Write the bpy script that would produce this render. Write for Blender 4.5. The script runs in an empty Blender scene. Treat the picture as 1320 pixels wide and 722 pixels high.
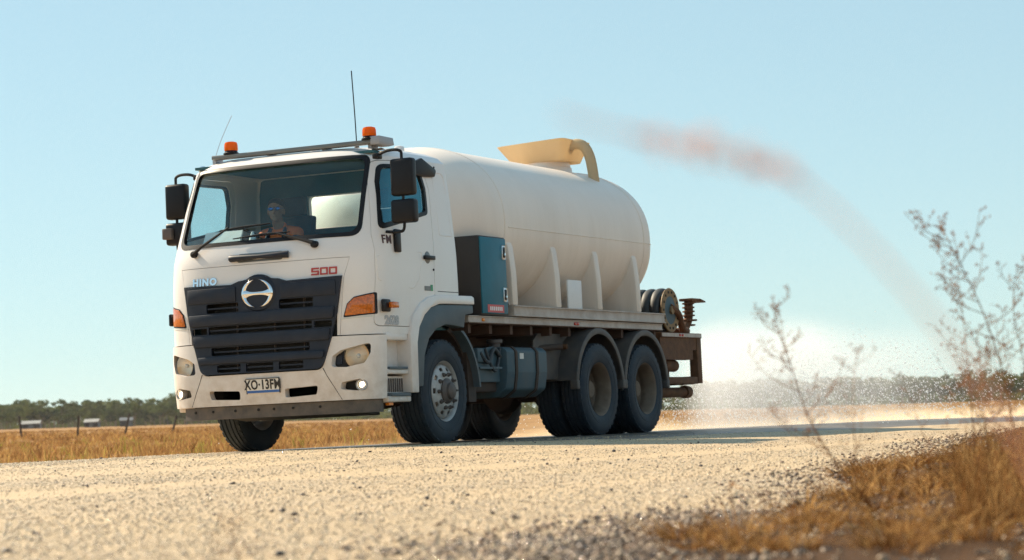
import bpy, bmesh, math, random
import numpy as np
from mathutils import Vector, Matrix, noise as mnoise
R = math.radians
rng = np.random.default_rng(7)
random.seed(7)
scene = bpy.context.scene
COL = scene.collection

# ------------------------------------------------------------------ camera, sky, sun, exposure
F_PX, W_PX = 3179.86, 1320.0
CAM = Vector((12.588, -21.497, 0.1076))
YAW, PITCH, ROLL = 0.458453, 0.0603305, -0.0448169
fw = Vector((-math.sin(YAW)*math.cos(PITCH), math.cos(YAW)*math.cos(PITCH), math.sin(PITCH)))
rt = Vector((math.cos(YAW), math.sin(YAW), 0))
up = rt.cross(fw)
cr, sr = math.cos(ROLL), math.sin(ROLL)
rt2, up2 = cr*rt + sr*up, -sr*rt + cr*up
camd = bpy.data.cameras.new('camera')
cam = bpy.data.objects.new('camera', camd); COL.objects.link(cam)
cam.matrix_world = Matrix(((rt2.x, up2.x, -fw.x, CAM.x), (rt2.y, up2.y, -fw.y, CAM.y), (rt2.z, up2.z, -fw.z, CAM.z), (0, 0, 0, 1)))
camd.sensor_width = 36.0
camd.lens = 36.0*F_PX/W_PX
camd.clip_start = 0.05; camd.clip_end = 20000
camd.dof.use_dof = True
camd.dof.focus_distance = 23.6
camd.dof.aperture_fstop = 3.8
scene.camera = cam

SUN_TO = Vector((-0.985, 0.17, 0)).normalized()
SUN_EL = R(37.5)
world = bpy.data.worlds.new('World'); scene.world = world; world.use_nodes = True
wn, wl = world.node_tree.nodes, world.node_tree.links
bg = wn['Background']
sky = wn.new('ShaderNodeTexSky'); sky.sky_type = 'NISHITA'; sky.sun_disc = False
sky.sun_elevation = SUN_EL
sky.sun_rotation = math.atan2(SUN_TO.x, SUN_TO.y)
sky.altitude = 150; sky.air_density = 0.9; sky.dust_density = 0.12; sky.ozone_density = 0.5
gam = wn.new('ShaderNodeGamma'); gam.inputs['Gamma'].default_value = 0.385
tint = wn.new('ShaderNodeMix'); tint.data_type = 'RGBA'; tint.blend_type = 'MULTIPLY'; tint.inputs[0].default_value = 1.0; tint.inputs[7].default_value = (1.05, 1.38, 1.44, 1)
wl.new(sky.outputs['Color'], gam.inputs['Color']); wl.new(gam.outputs[0], tint.inputs[6]); wl.new(tint.outputs[2], bg.inputs['Color']); bg.inputs['Strength'].default_value = 0.15
sund = bpy.data.lights.new('sun', 'SUN'); sund.energy = 5.0; sund.angle = R(0.53); sund.color = (1.0, 0.85, 0.64)
sun = bpy.data.objects.new('sun', sund); COL.objects.link(sun)
sd = Vector((SUN_TO.x*math.cos(SUN_EL), SUN_TO.y*math.cos(SUN_EL), math.sin(SUN_EL)))
sun.rotation_euler = sd.to_track_quat('Z', 'Y').to_euler()
sun.location = (-30, 10, 40)
scene.view_settings.view_transform = 'Standard'; scene.view_settings.look = 'None'
scene.view_settings.exposure = 0.91; scene.view_settings.gamma = 1.0
scene.render.engine = 'CYCLES'
cy = scene.cycles
cy.use_denoising = True; cy.denoiser = 'OPENIMAGEDENOISE'; cy.denoising_input_passes = 'RGB_ALBEDO_NORMAL'; cy.denoising_prefilter = 'NONE'
cy.max_bounces = 10; cy.transparent_max_bounces = 24; cy.volume_bounces = 2
cy.sample_clamp_indirect = 6.0
cy.caustics_reflective = False; cy.caustics_refractive = False

# ------------------------------------------------------------------ materials
MATS = {}
def nodes_of(m):
    m.use_nodes = True
    return m.node_tree.nodes, m.node_tree.links
def mat(name, col, rough=0.5, metal=0.0, var=0.12, vscale=6.0, bump=0.0, bscale=60.0, dirt=None, dirt_amt=0.0, dirt_z=None, spec=0.5, coat=0.0, dscale=3.0, streak=False):
    """Principled with noise variation of colour, optional second (dirt) colour in patches, growing downwards from dirt_z=(z_full, z_none)."""
    m = bpy.data.materials.new(name); n, l = nodes_of(m)
    b = n['Principled BSDF']
    b.inputs['Roughness'].default_value = rough; b.inputs['Metallic'].default_value = metal
    b.inputs['Specular IOR Level'].default_value = spec
    if coat: b.inputs['Coat Weight'].default_value = coat; b.inputs['Coat Roughness'].default_value = 0.15
    geo = n.new('ShaderNodeNewGeometry')
    nz = n.new('ShaderNodeTexNoise'); nz.inputs['Scale'].default_value = vscale; nz.inputs['Detail'].default_value = 6
    l.new(geo.outputs['Position'], nz.inputs['Vector'])
    rmp = n.new('ShaderNodeMapRange'); rmp.inputs[1].default_value = 0.25; rmp.inputs[2].default_value = 0.75
    rmp.inputs[3].default_value = 1 - var; rmp.inputs[4].default_value = 1 + var
    l.new(nz.outputs['Fac'], rmp.inputs[0])
    mul = n.new('ShaderNodeMix'); mul.data_type = 'RGBA'; mul.blend_type = 'MULTIPLY'; mul.inputs[0].default_value = 1
    mul.inputs[6].default_value = (*col, 1); l.new(rmp.outputs[0], mul.inputs[7])
    out = mul.outputs[2]
    if dirt is not None:
        n2 = n.new('ShaderNodeTexNoise'); n2.inputs['Scale'].default_value = dscale; n2.inputs['Detail'].default_value = 9; n2.inputs['Roughness'].default_value = 0.65
        l.new(geo.outputs['Position'], n2.inputs['Vector'])
        if streak:      # rain and splash streaks running down
            mp = n.new('ShaderNodeMapping'); mp.inputs['Scale'].default_value = (1.6, 1.6, 0.16); l.new(geo.outputs['Position'], mp.inputs[0]); l.new(mp.outputs[0], n2.inputs['Vector'])
        r2 = n.new('ShaderNodeMapRange'); r2.inputs[1].default_value = 0.38; r2.inputs[2].default_value = 0.72
        r2.inputs[3].default_value = dirt_amt*0.35; r2.inputs[4].default_value = dirt_amt
        l.new(n2.outputs['Fac'], r2.inputs[0]); fac = r2.outputs[0]
        if dirt_z:
            sp = n.new('ShaderNodeSeparateXYZ'); l.new(geo.outputs['Position'], sp.inputs[0])
            rz = n.new('ShaderNodeMapRange'); rz.inputs[1].default_value = dirt_z[0]; rz.inputs[2].default_value = dirt_z[1]
            rz.inputs[3].default_value = 1; rz.inputs[4].default_value = dirt_z[2] if len(dirt_z) > 2 else 0.1
            l.new(sp.outputs[2], rz.inputs[0])
            mm = n.new('ShaderNodeMath'); mm.operation = 'MULTIPLY'; l.new(fac, mm.inputs[0]); l.new(rz.outputs[0], mm.inputs[1]); fac = mm.outputs[0]
        mx = n.new('ShaderNodeMix'); mx.data_type = 'RGBA'; l.new(fac, mx.inputs[0]); l.new(out, mx.inputs[6]); mx.inputs[7].default_value = (*dirt, 1)
        out = mx.outputs[2]
        rr = n.new('ShaderNodeMapRange'); rr.inputs[3].default_value = rough; rr.inputs[4].default_value = 0.85
        l.new(fac, rr.inputs[0]); l.new(rr.outputs[0], b.inputs['Roughness'])
    l.new(out, b.inputs['Base Color'])
    if bump:
        n3 = n.new('ShaderNodeTexNoise'); n3.inputs['Scale'].default_value = bscale; n3.inputs['Detail'].default_value = 6
        l.new(geo.outputs['Position'], n3.inputs['Vector'])
        bp = n.new('ShaderNodeBump'); bp.inputs['Strength'].default_value = bump; bp.inputs['Distance'].default_value = 0.01
        l.new(n3.outputs['Fac'], bp.inputs['Height']); l.new(bp.outputs[0], b.inputs['Normal'])
    MATS[name] = m
    return m
DUST = (0.36, 0.25, 0.15)
mat('white_paint', (0.81, 0.775, 0.755), 0.28, var=0.03, vscale=2.5, dirt=DUST, dirt_amt=0.55, dirt_z=(0.35, 1.7, 0.12), coat=0.35, dscale=5)
mat('bumper_paint', (0.78, 0.74, 0.715), 0.4, var=0.04, vscale=3, dirt=DUST, dirt_amt=0.65, dirt_z=(0.38, 1.1, 0.2), dscale=9)
mat('grille_plastic', (0.009, 0.017, 0.034), 0.5, spec=0.3, var=0.15, vscale=8, dirt=DUST, dirt_amt=0.04, dscale=9)
mat('black_plastic', (0.010, 0.0095, 0.012), 0.40, var=0.15, vscale=9, spec=0.25)
mat('fender_plastic', (0.045, 0.085, 0.115), 0.5, var=0.12, vscale=6, dirt=DUST, dirt_amt=0.22, dirt_z=(0.4, 1.4, 0.25))
mat('mudguard_plastic', (0.040, 0.043, 0.050), 0.55, var=0.15, vscale=6, dirt=DUST, dirt_amt=0.25, dscale=5)
mat('dark_void', (0.012, 0.011, 0.010), 0.8, var=0.2)
mat('radiator', (0.02, 0.019, 0.018), 0.7, var=0.3, vscale=30, bump=0.6, bscale=120)
mat('chassis', (0.022, 0.017, 0.015), 0.7, var=0.25, vscale=7, dirt=(0.11, 0.055, 0.03), dirt_amt=0.45, dscale=5, bump=0.15, bscale=50)
mat('rust', (0.065, 0.028, 0.014), 0.8, var=0.45, vscale=14, dirt=(0.24, 0.105, 0.04), dirt_amt=0.6, dscale=12, bump=0.7, bscale=45)
mat('tyre_rubber', (0.009, 0.022, 0.038), 0.6, spec=0.3, var=0.2, vscale=10, dirt=(0.11, 0.095, 0.08), dirt_amt=0.20, dscale=6, bump=0.25, bscale=90)
mat('rim_steel', (0.50, 0.50, 0.50), 0.45, 0.35, var=0.1, vscale=9, dirt=(0.22, 0.16, 0.11), dirt_amt=0.5, dscale=8)
mat('rim_rear', (0.20, 0.15, 0.11), 0.6, 0.1, var=0.2, vscale=9, dirt=(0.12, 0.075, 0.045), dirt_amt=0.7, dscale=8)
mat('hub_metal', (0.11, 0.10, 0.10), 0.5, 0.4, var=0.2, vscale=15, dirt=(0.15, 0.10, 0.07), dirt_amt=0.5, dscale=12)
mat('lamp_bowl', (1.0, 0.84, 0.64), 0.42, 0.85, var=0.05, vscale=30)  # warm tint paints the ground's reflection into the unlit headlight bowl
mat('chrome', (0.82, 0.83, 0.85), 0.07, 1.0, var=0.02)
mat('poly_tank', (0.87, 0.775, 0.69), 0.36, var=0.05, vscale=1.3, dirt=(0.42, 0.31, 0.20), dirt_amt=0.42, dirt_z=(1.35, 2.6, 0.25), bump=0.07, bscale=7, dscale=2.6, streak=True)
mat('tray_steel', (0.58, 0.53, 0.48), 0.55, 0.0, var=0.10, vscale=5, dirt=(0.25, 0.14, 0.08), dirt_amt=0.55, dscale=6)
mat('tray_dark', (0.05, 0.03, 0.022), 0.7, var=0.2, vscale=5, dirt=(0.14, 0.06, 0.03), dirt_amt=0.6, dscale=6)
mat('toolbox_paint', (0.008, 0.145, 0.215), 0.45, spec=0.3, var=0.12, vscale=4, dirt=DUST, dirt_amt=0.05)
mat('toolbox_dark', (0.010, 0.011, 0.014), 0.5, var=0.15, vscale=4, dirt=DUST, dirt_amt=0.05)
mat('latch_metal', (0.75, 0.78, 0.80), 0.3, 0.8, var=0.05)
mat('sticker_red', (0.62, 0.10, 0.10), 0.5, var=0.05)
mat('sticker_white', (0.80, 0.78, 0.76), 0.5, var=0.03)
mat('fuel_tank_paint', (0.028, 0.095, 0.135), 0.45, 0.1, spec=0.3, var=0.12, vscale=5, dirt=(0.20, 0.13, 0.08), dirt_amt=0.35, dscale=5)
mat('light_bar', (0.17, 0.18, 0.18), 0.4, 0.3, var=0.08)
mat('bar_grey', (0.36, 0.37, 0.40), 0.45, 0.2, var=0.08)
mat('bumper_bar', (0.045, 0.048, 0.055), 0.5, 0.2, var=0.2, vscale=8, dirt=DUST, dirt_amt=0.35, dscale=8)
mat('badge_red', (0.45, 0.045, 0.04), 0.4, var=0.05)
mat('badge_dark', (0.06, 0.02, 0.025), 0.5, var=0.05)
mat('badge_grey', (0.42, 0.43, 0.45), 0.5, var=0.08, vscale=40)
mat('badge_green', (0.05, 0.30, 0.16), 0.5, var=0.05)
mat('plate_white', (0.80, 0.78, 0.74), 0.45, var=0.03, dirt=DUST, dirt_amt=0.25)
mat('plate_blue', (0.03, 0.12, 0.38), 0.45, var=0.05)
mat('letter_black', (0.015, 0.012, 0.012), 0.5, var=0.05)
mat('interior_trim', (0.028, 0.115, 0.14), 0.7, var=0.15, vscale=5)
mat('dash_light', (0.62, 0.62, 0.58), 0.6, var=0.05)
mat('seat_fabric', (0.03, 0.05, 0.06), 0.85, var=0.2, vscale=12)
mat('hose_rubber', (0.035, 0.04, 0.045), 0.6, var=0.2)
mat('reel_paint', (0.28, 0.18, 0.08), 0.6, var=0.25, vscale=12, dirt=(0.16, 0.08, 0.04), dirt_amt=0.5, dscale=14)
mat('reflector_red', (0.45, 0.03, 0.02), 0.25, var=0.05)
mat('reflector_amber', (0.75, 0.22, 0.02), 0.25, var=0.05)
def amber(name, col, emit):
    m = bpy.data.materials.new(name); n, l = nodes_of(m); b = n['Principled BSDF']
    geo = n.new('ShaderNodeNewGeometry'); v = n.new('ShaderNodeTexVoronoi'); v.inputs['Scale'].default_value = 55
    l.new(geo.outputs['Position'], v.inputs['Vector'])
    rp = n.new('ShaderNodeMix'); rp.data_type = 'RGBA'; rp.inputs[6].default_value = (*[c*1.25 for c in col], 1); rp.inputs[7].default_value = (*[c*0.62 for c in col], 1)
    l.new(v.outputs['Distance'], rp.inputs[0]); l.new(rp.outputs[2], b.inputs['Base Color'])
    b.inputs['Roughness'].default_value = 0.12; b.inputs['Transmission Weight'].default_value = 0.35; b.inputs['Coat Weight'].default_value = 0.6
    MATS[name] = m
amber('amber_lens', (0.85, 0.20, 0.015), 0)
def beacon():
    m = bpy.data.materials.new('beacon_lens'); n, l = nodes_of(m); b = n['Principled BSDF']; o = n['Material Output']
    geo = n.new('ShaderNodeNewGeometry'); v = n.new('ShaderNodeTexWave'); v.inputs['Scale'].default_value = 60; v.bands_direction = 'Z'; l.new(geo.outputs['Position'], v.inputs['Vector'])
    c = n.new('ShaderNodeMix'); c.data_type = 'RGBA'; c.inputs[6].default_value = (0.95, 0.30, 0.01, 1); c.inputs[7].default_value = (0.80, 0.17, 0.005, 1); l.new(v.outputs['Fac'], c.inputs[0])
    l.new(c.outputs[2], b.inputs['Base Color']); b.inputs['Roughness'].default_value = 0.15
    t = n.new('ShaderNodeBsdfTranslucent'); l.new(c.outputs[2], t.inputs[0]); mx = n.new('ShaderNodeMixShader'); mx.inputs[0].default_value = 0.6
    l.new(b.outputs[0], mx.inputs[1]); l.new(t.outputs[0], mx.inputs[2]); l.new(mx.outputs[0], o.inputs[0]); MATS['beacon_lens'] = m
beacon()
def lamp_glass():
    m = bpy.data.materials.new('lamp_glass'); n, l = nodes_of(m)
    n.remove(n['Principled BSDF']); o = n['Material Output']
    t = n.new('ShaderNodeBsdfTransparent'); t.inputs[0].default_value = (0.95, 0.96, 0.97, 1)
    g = n.new('ShaderNodeBsdfGlossy'); g.inputs['Roughness'].default_value = 0.03
    f = n.new('ShaderNodeFresnel'); f.inputs[0].default_value = 1.5
    mx = n.new('ShaderNodeMixShader'); mx.inputs[0].default_value = 0.10; l.new(t.outputs[0], mx.inputs[1]); l.new(g.outputs[0], mx.inputs[2]); l.new(mx.outputs[0], o.inputs[0])
    MATS['lamp_glass'] = m
lamp_glass()
def window_glass(name, tint, ior, gcol=(0.62, 0.90, 1.0)):
    m = bpy.data.materials.new(name); n, l = nodes_of(m)
    n.remove(n['Principled BSDF']); o = n['Material Output']
    t = n.new('ShaderNodeBsdfTransparent'); t.inputs[0].default_value = (*tint, 1)
    g = n.new('ShaderNodeBsdfGlossy'); g.inputs['Roughness'].default_value = 0.015; g.inputs['Color'].default_value = (*gcol, 1)
    geo = n.new('ShaderNodeNewGeometry'); nz = n.new('ShaderNodeTexNoise'); nz.inputs['Scale'].default_value = 3
    l.new(geo.outputs['Position'], nz.inputs['Vector'])
    f = n.new('ShaderNodeFresnel'); f.inputs[0].default_value = ior
    mx = n.new('ShaderNodeMixShader'); inv = n.new('ShaderNodeMath'); inv.operation = 'SUBTRACT'; inv.inputs[0].default_value = 1.0; l.new(geo.outputs['Backfacing'], inv.inputs[1])
    fm = n.new('ShaderNodeMath'); fm.operation = 'MULTIPLY'; l.new(f.outputs[0], fm.inputs[0]); l.new(inv.outputs[0], fm.inputs[1])
    l.new(fm.outputs[0], mx.inputs[0]); l.new(t.outputs[0], mx.inputs[1]); l.new(g.outputs[0], mx.inputs[2])
    d = n.new('ShaderNodeBsdfDiffuse'); d.inputs[0].default_value = (0.45, 0.38, 0.30, 1)       # a film of road dust
    rp = n.new('ShaderNodeMapRange'); rp.inputs[1].default_value = 0.35; rp.inputs[2].default_value = 0.8; rp.inputs[3].default_value = 0.0; rp.inputs[4].default_value = 0.035
    l.new(nz.outputs['Fac'], rp.inputs[0])
    m2 = n.new('ShaderNodeMixShader'); l.new(rp.outputs[0], m2.inputs[0]); l.new(mx.outputs[0], m2.inputs[1]); l.new(d.outputs[0], m2.inputs[2])
    l.new(m2.outputs[0], o.inputs[0]); MATS[name] = m
window_glass('windscreen_glass', (0.90, 0.97, 0.975), 1.52)
window_glass('side_glass', (0.88, 0.96, 0.97), 2.4, (0.30, 0.80, 1.0))
def hatch_plastic():
    m = bpy.data.materials.new('hatch_plastic'); n, l = nodes_of(m)
    n.remove(n['Principled BSDF']); o = n['Material Output']
    geo = n.new('ShaderNodeNewGeometry'); nz = n.new('ShaderNodeTexNoise'); nz.inputs['Scale'].default_value = 5; nz.inputs['Detail'].default_value = 6
    l.new(geo.outputs['Position'], nz.inputs['Vector'])
    c = n.new('ShaderNodeMix'); c.data_type = 'RGBA'; c.inputs[6].default_value = (0.76, 0.63, 0.43, 1); c.inputs[7].default_value = (0.67, 0.53, 0.34, 1); l.new(nz.outputs['Fac'], c.inputs[0])
    d = n.new('ShaderNodeBsdfDiffuse'); t = n.new('ShaderNodeBsdfTranslucent'); l.new(c.outputs[2], d.inputs[0]); l.new(c.outputs[2], t.inputs[0])
    mx = n.new('ShaderNodeMixShader'); mx.inputs[0].default_value = 0.42; l.new(d.outputs[0], mx.inputs[1]); l.new(t.outputs[0], mx.inputs[2]); l.new(mx.outputs[0], o.inputs[0])
    MATS['hatch_plastic'] = m
hatch_plastic()
def emitter(name, col, s):
    m = bpy.data.materials.new(name); n, l = nodes_of(m); b = n['Principled BSDF']
    b.inputs['Base Color'].default_value = (*col, 1); b.inputs['Emission Color'].default_value = (*col, 1); b.inputs['Emission Strength'].default_value = s
    MATS[name] = m
emitter('lit_bulb', (1.0, 0.86, 0.62), 2.2)

# ------------------------------------------------------------------ mesh helpers
def link(name, me, m=None, parent=None, smooth=None):
    o = bpy.data.objects.new(name, me); COL.objects.link(o)
    if m is not None:
        me.materials.clear(); me.materials.append(MATS[m] if isinstance(m, str) else m)
    if parent is not None: o.parent = parent
    if smooth is not None: smooth_mesh(me, smooth)
    return o
def smooth_mesh(me, ang=35):
    me.polygons.foreach_set('use_smooth', np.ones(len(me.polygons), dtype=bool))
    me.set_sharp_from_angle(angle=R(ang))
def bm_mesh(bm, name='m'):
    bmesh.ops.recalc_face_normals(bm, faces=bm.faces)
    me = bpy.data.meshes.new(name); bm.to_mesh(me); bm.free(); return me
def obj(name, bm, m, parent=None, smooth=35):
    return link(name, bm_mesh(bm, name), m, parent, smooth)
def empty(name, loc=(0, 0, 0), parent=None):
    o = bpy.data.objects.new(name, None); COL.objects.link(o); o.location = loc; o.empty_display_size = 0.2
    if parent is not None: o.parent = parent
    return o
def tag(o, label=None, cat=None, group=None, kind=None):
    if label: o['label'] = label
    if cat: o['category'] = cat
    if group: o['group'] = group
    if kind: o['kind'] = kind
    return o
def NB(): return bmesh.new()
def box(bm, x0, x1, y0, y1, z0, z1, bev=0.0, seg=2):
    t = NB()
    vs = [t.verts.new((x, y, z)) for x in (x0, x1) for y in (y0, y1) for z in (z0, z1)]
    for f in ((0, 1, 3, 2), (4, 6, 7, 5), (0, 4, 5, 1), (2, 3, 7, 6), (0, 2, 6, 4), (1, 5, 7, 3)): t.faces.new([vs[i] for i in f])
    bmesh.ops.recalc_face_normals(t, faces=t.faces)
    if bev: bmesh.ops.bevel(t, geom=list(t.edges), offset=bev, segments=seg, profile=0.5, affect='EDGES')
    join(bm, t)
def join(bm, t):
    me = bpy.data.meshes.new('t'); t.to_mesh(me); t.free(); bm.from_mesh(me); bpy.data.meshes.remove(me)
def prism(bm, pts, axis, a0, a1, bev=0.0, seg=2):
    """closed outline (2D) extruded along axis ('x': pts=(y,z); 'y': pts=(x,z); 'z': pts=(x,y))"""
    t = NB()
    def P(p, a): return {'x': (a, p[0], p[1]), 'y': (p[0], a, p[1]), 'z': (p[0], p[1], a)}[axis]
    lo = [t.verts.new(P(p, a0)) for p in pts]; hi = [t.verts.new(P(p, a1)) for p in pts]
    n = len(pts)
    t.faces.new(lo); t.faces.new(hi[::-1])
    for i in range(n): t.faces.new((lo[i], lo[(i+1) % n], hi[(i+1) % n], hi[i]))
    bmesh.ops.recalc_face_normals(t, faces=t.faces)
    if bev:
        es = [e for e in t.edges if e.calc_face_angle(0) > 0.5]
        bmesh.ops.bevel(t, geom=es, offset=bev, segments=seg, profile=0.5, affect='EDGES')
    join(bm, t)
def rounded(pts, r, seg=5):
    """round the corners of a polygon; r a number or a list"""
    out = []; n = len(pts)
    for i in range(n):
        p = Vector(pts[i]); a = Vector(pts[i-1]); b = Vector(pts[(i+1) % n])
        rr = r[i] if isinstance(r, (list, tuple)) else r
        if rr <= 0: out.append(tuple(p)); continue
        da, db = (a-p), (b-p); la, lb = da.length, db.length; da /= la; db /= lb
        ang = da.angle(db); d = min(rr/math.tan(ang/2), la*0.48, lb*0.48)
        s, e = p+da*d, p+db*d
        for k in range(seg+1):
            t = k/seg
            q = s*(1-t)**2 + p*2*t*(1-t) + e*t*t
            out.append((q.x, q.y))
    return out
def tube(bm, pts, r, n=10, caps=True, closed=False):
    pts = [Vector(p) for p in pts]; rs = r if isinstance(r, (list, tuple)) else [r]*len(pts)
    rings = []; prev = None
    N = len(pts)
    for i, p in enumerate(pts):
        if closed: d = pts[(i+1) % N]-pts[i-1]
        else: d = (pts[min(i+1, N-1)]-pts[max(i-1, 0)])
        d.normalize()
        if prev is None: a = Vector((0, 0, 1)) if abs(d.z) < 0.9 else Vector((1, 0, 0))
        else: a = prev
        u = (a-d*a.dot(d)).normalized(); v = d.cross(u); prev = u
        rings.append([bm.verts.new(p+rs[i]*(math.cos(k*2*math.pi/n)*u+math.sin(k*2*math.pi/n)*v)) for k in range(n)])
    for i in range(N if closed else N-1):
        a, b = rings[i], rings[(i+1) % N]
        for k in range(n): bm.faces.new((a[k], a[(k+1) % n], b[(k+1) % n], b[k]))
    if caps and not closed:
        bm.faces.new(rings[0][::-1]); bm.faces.new(rings[-1])
def smoothline(pts, sub=6):
    """Catmull-Rom through the points"""
    P = [Vector(p) for p in pts]; out = []
    for i in range(len(P)-1):
        a, b, c, d = P[max(i-1, 0)], P[i], P[i+1], P[min(i+2, len(P)-1)]
        for k in range(sub):
            t = k/sub
            out.append(0.5*((2*b)+(c-a)*t+(2*a-5*b+4*c-d)*t*t+(3*b-a-3*c+d)*t**3))
    out.append(P[-1]); return out
def lathe(bm, prof, c, axis='x', n=32, cap0=False, cap1=False, skip=None):
    """prof: list of (r, a): radius and position along axis through c"""
    rings = []
    for r, a in prof:
        ring = []
        for k in range(n):
            t = 2*math.pi*k/n; u, v = r*math.cos(t), r*math.sin(t)
            ring.append(bm.verts.new({'x': (c[0]+a, c[1]+u, c[2]+v), 'y': (c[0]+u, c[1]+a, c[2]+v), 'z': (c[0]+u, c[1]+v, c[2]+a)}[axis]))
        rings.append(ring)
    for i in range(len(prof)-1):
        for k in range(n):
            if skip and skip(i, k): continue
            bm.faces.new((rings[i][k], rings[i][(k+1) % n], rings[i+1][(k+1) % n], rings[i+1][k]))
    if cap0: bm.faces.new(rings[0][::-1])
    if cap1: bm.faces.new(rings[-1])
def boolean(me, other, op='DIFFERENCE'):
    a = bpy.data.objects.new('a', me); b = bpy.data.objects.new('b', other)
    COL.objects.link(a); COL.objects.link(b)
    md = a.modifiers.new('b', 'BOOLEAN'); md.operation = op; md.object = b; md.solver = 'EXACT'
    dg = bpy.context.evaluated_depsgraph_get(); dg.update()
    res = bpy.data.meshes.new_from_object(a.evaluated_get(dg))
    bpy.data.objects.remove(a); bpy.data.objects.remove(b)
    return res
def pm(pts, axis, a0, a1):
    b = NB(); prism(b, pts, axis, a0, a1); return bm_mesh(b)
def bevel_mesh(me, off, ang=40, seg=2):
    b = NB(); b.from_mesh(me)
    bmesh.ops.remove_doubles(b, verts=b.verts, dist=1e-4)
    es = [e for e in b.edges if len(e.link_faces) == 2 and e.calc_face_angle(0) > R(ang)]
    bmesh.ops.bevel(b, geom=es, offset=off, segments=seg, profile=0.5, affect='EDGES', clamp_overlap=True)
    m2 = bpy.data.meshes.new('bv'); b.to_mesh(m2); b.free(); return m2
def text_mesh(s, size, ext=0.0, bold=0.0, sx=1.0, space=1.0):
    c = bpy.data.curves.new('txt', 'FONT'); c.body = s; c.size = size; c.extrude = ext; c.offset = bold
    c.align_x = 'CENTER'; c.align_y = 'CENTER'; c.space_character = space; c.resolution_u = 3
    o = bpy.data.objects.new('txt', c); COL.objects.link(o)
    dg = bpy.context.evaluated_depsgraph_get(); dg.update()
    me = bpy.data.meshes.new_from_object(o.evaluated_get(dg)); bpy.data.objects.remove(o)
    for v in me.vertices: v.co.x *= sx
    return me
def arrays_mesh(name, V, faces_idx, nper):
    """verts (N,3) array and flat polygon index array with nper corners each"""
    me = bpy.data.meshes.new(name)
    nf = len(faces_idx)//nper
    me.vertices.add(len(V)); me.vertices.foreach_set('co', V.astype(np.float32).ravel())
    me.loops.add(len(faces_idx)); me.loops.foreach_set('vertex_index', faces_idx.astype(np.int32))
    me.polygons.add(nf); me.polygons.foreach_set('loop_start', (np.arange(nf)*nper).astype(np.int32))
    me.update(calc_edges=True); me.validate()
    return me

# ------------------------------------------------------------------ terrain
def sstep(a, b, x):
    t = np.clip((np.asarray(x, float)-a)/(b-a), 0, 1); return t*t*(3-2*t)
_ph = rng.uniform(0, 6.28, (24, 3)); _dir = rng.normal(size=(24, 2)); _dir /= np.linalg.norm(_dir, axis=1)[:, None]
def wav(x, y, s):
    """cheap smooth pseudo-noise, about -1..1, feature size s"""
    o = 0
    for i in range(8):
        f = (1+0.37*i)/s
        o = o+np.sin((x*_dir[i, 0]+y*_dir[i, 1])*f*2+_ph[i, 0])*np.cos((x*_dir[i+8, 0]+y*_dir[i+8, 1])*f*1.7+_ph[i, 1])/(1+0.35*i)
    return o/2.4
_ey = [-60, -17.0, -15.5, -11.6, -7.5, 1.7, 15, 60, 400]; _ex = [13.0, 10.4, 9.65, 8.95, 8.0, 6.2, 5.4, 5.0, 5.0]
def xe(y): return np.interp(y, _ey, _ex)+0.12*np.sin(np.asarray(y)*0.9)+0.07*np.sin(np.asarray(y)*2.3+1)
X_FAR = -6.2
def road_z(x, y):
    x = np.asarray(x, float); y = np.asarray(y, float)
    s = np.maximum(0, x-1.0); z = -0.03*(s-0.7*(1-np.exp(-s/0.7)))
    t = np.maximum(0, -1.9-x); z = z-0.05*(t-0.4*(1-np.exp(-t/0.4)))
    yy = np.clip(y-6, 0, 36); z = z-0.00022*yy*yy
    far = sstep(1.6, 3.2, x)+sstep(2.2, 3.6, -x)
    return z+0.012*wav(x, y, 2.6)*np.clip(far, 0, 1)
def cam_frame(x, y):
    dx, dy = np.asarray(x, float)-CAM.x, np.asarray(y, float)-CAM.y
    f = -math.sin(YAW)*dx+math.cos(YAW)*dy; l = math.cos(YAW)*dx+math.sin(YAW)*dy
    return f, l
def field_z(x, y):
    f, l = cam_frame(x, y); d = np.hypot(f, l)
    px = np.where(f > 0.2*np.abs(l), 660+F_PX*l/np.maximum(f, 1e-3), np.where(l < 0, 0, 1320)); px = np.clip(px, 0, 1320)
    k = 0.0095-0.0068*px/1320
    rise = np.maximum(0, d-35); rise = np.where(rise < 1400, rise, 1400+(rise-1400)*0.2)
    return -0.34+k*rise+0.10*wav(x, y, 9)*sstep(20, 60, d)+0.35*wav(x, y, 60)*sstep(120, 400, d)
def ground_z(x, y):
    x = np.asarray(x, float); y = np.asarray(y, float)
    e = xe(y); g = field_z(x, y)
    t_near = sstep(0, 6, x-e); t_far = sstep(0, 5, X_FAR-x)
    rz = road_z(np.clip(x, X_FAR, e), y)-0.14
    near_zone = (x > e) & (y < 45) & (x < 40)
    g = np.where(near_zone, np.minimum(g, -0.6), g)
    t = np.maximum(t_near, t_far)
    return rz*(1-t)+g*t
def verge_z(x, y):
    e = xe(y); u = x-e
    base = road_z(e, y)-0.03
    amp = 0.02+0.055*sstep(-14.5, -11.0, y)+0.02*sstep(-9, 0, y)
    lump = 1+0.6*wav(x, y, 0.9)+0.45*wav(x+7, y, 0.30)
    z = base+amp*lump*np.exp(-((u-0.95)/0.62)**2)+0.02*wav(x, y, 0.5)*sstep(0.05, 0.5, u)
    z = z-0.10*sstep(2.2, 4.5, u)-0.9*sstep(5.5, 8, u)
    return np.where(u < 0, base-0.05*sstep(0, 0.3, -u), z)
def grid_mesh(name, X, Y, Z):
    n, m = X.shape
    V = np.stack([X, Y, Z], -1).reshape(-1, 3)
    i = np.arange(n*m).reshape(n, m)
    F = np.stack([i[:-1, :-1], i[1:, :-1], i[1:, 1:], i[:-1, 1:]], -1).reshape(-1)
    return arrays_mesh(name, V, F, 4)

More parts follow.
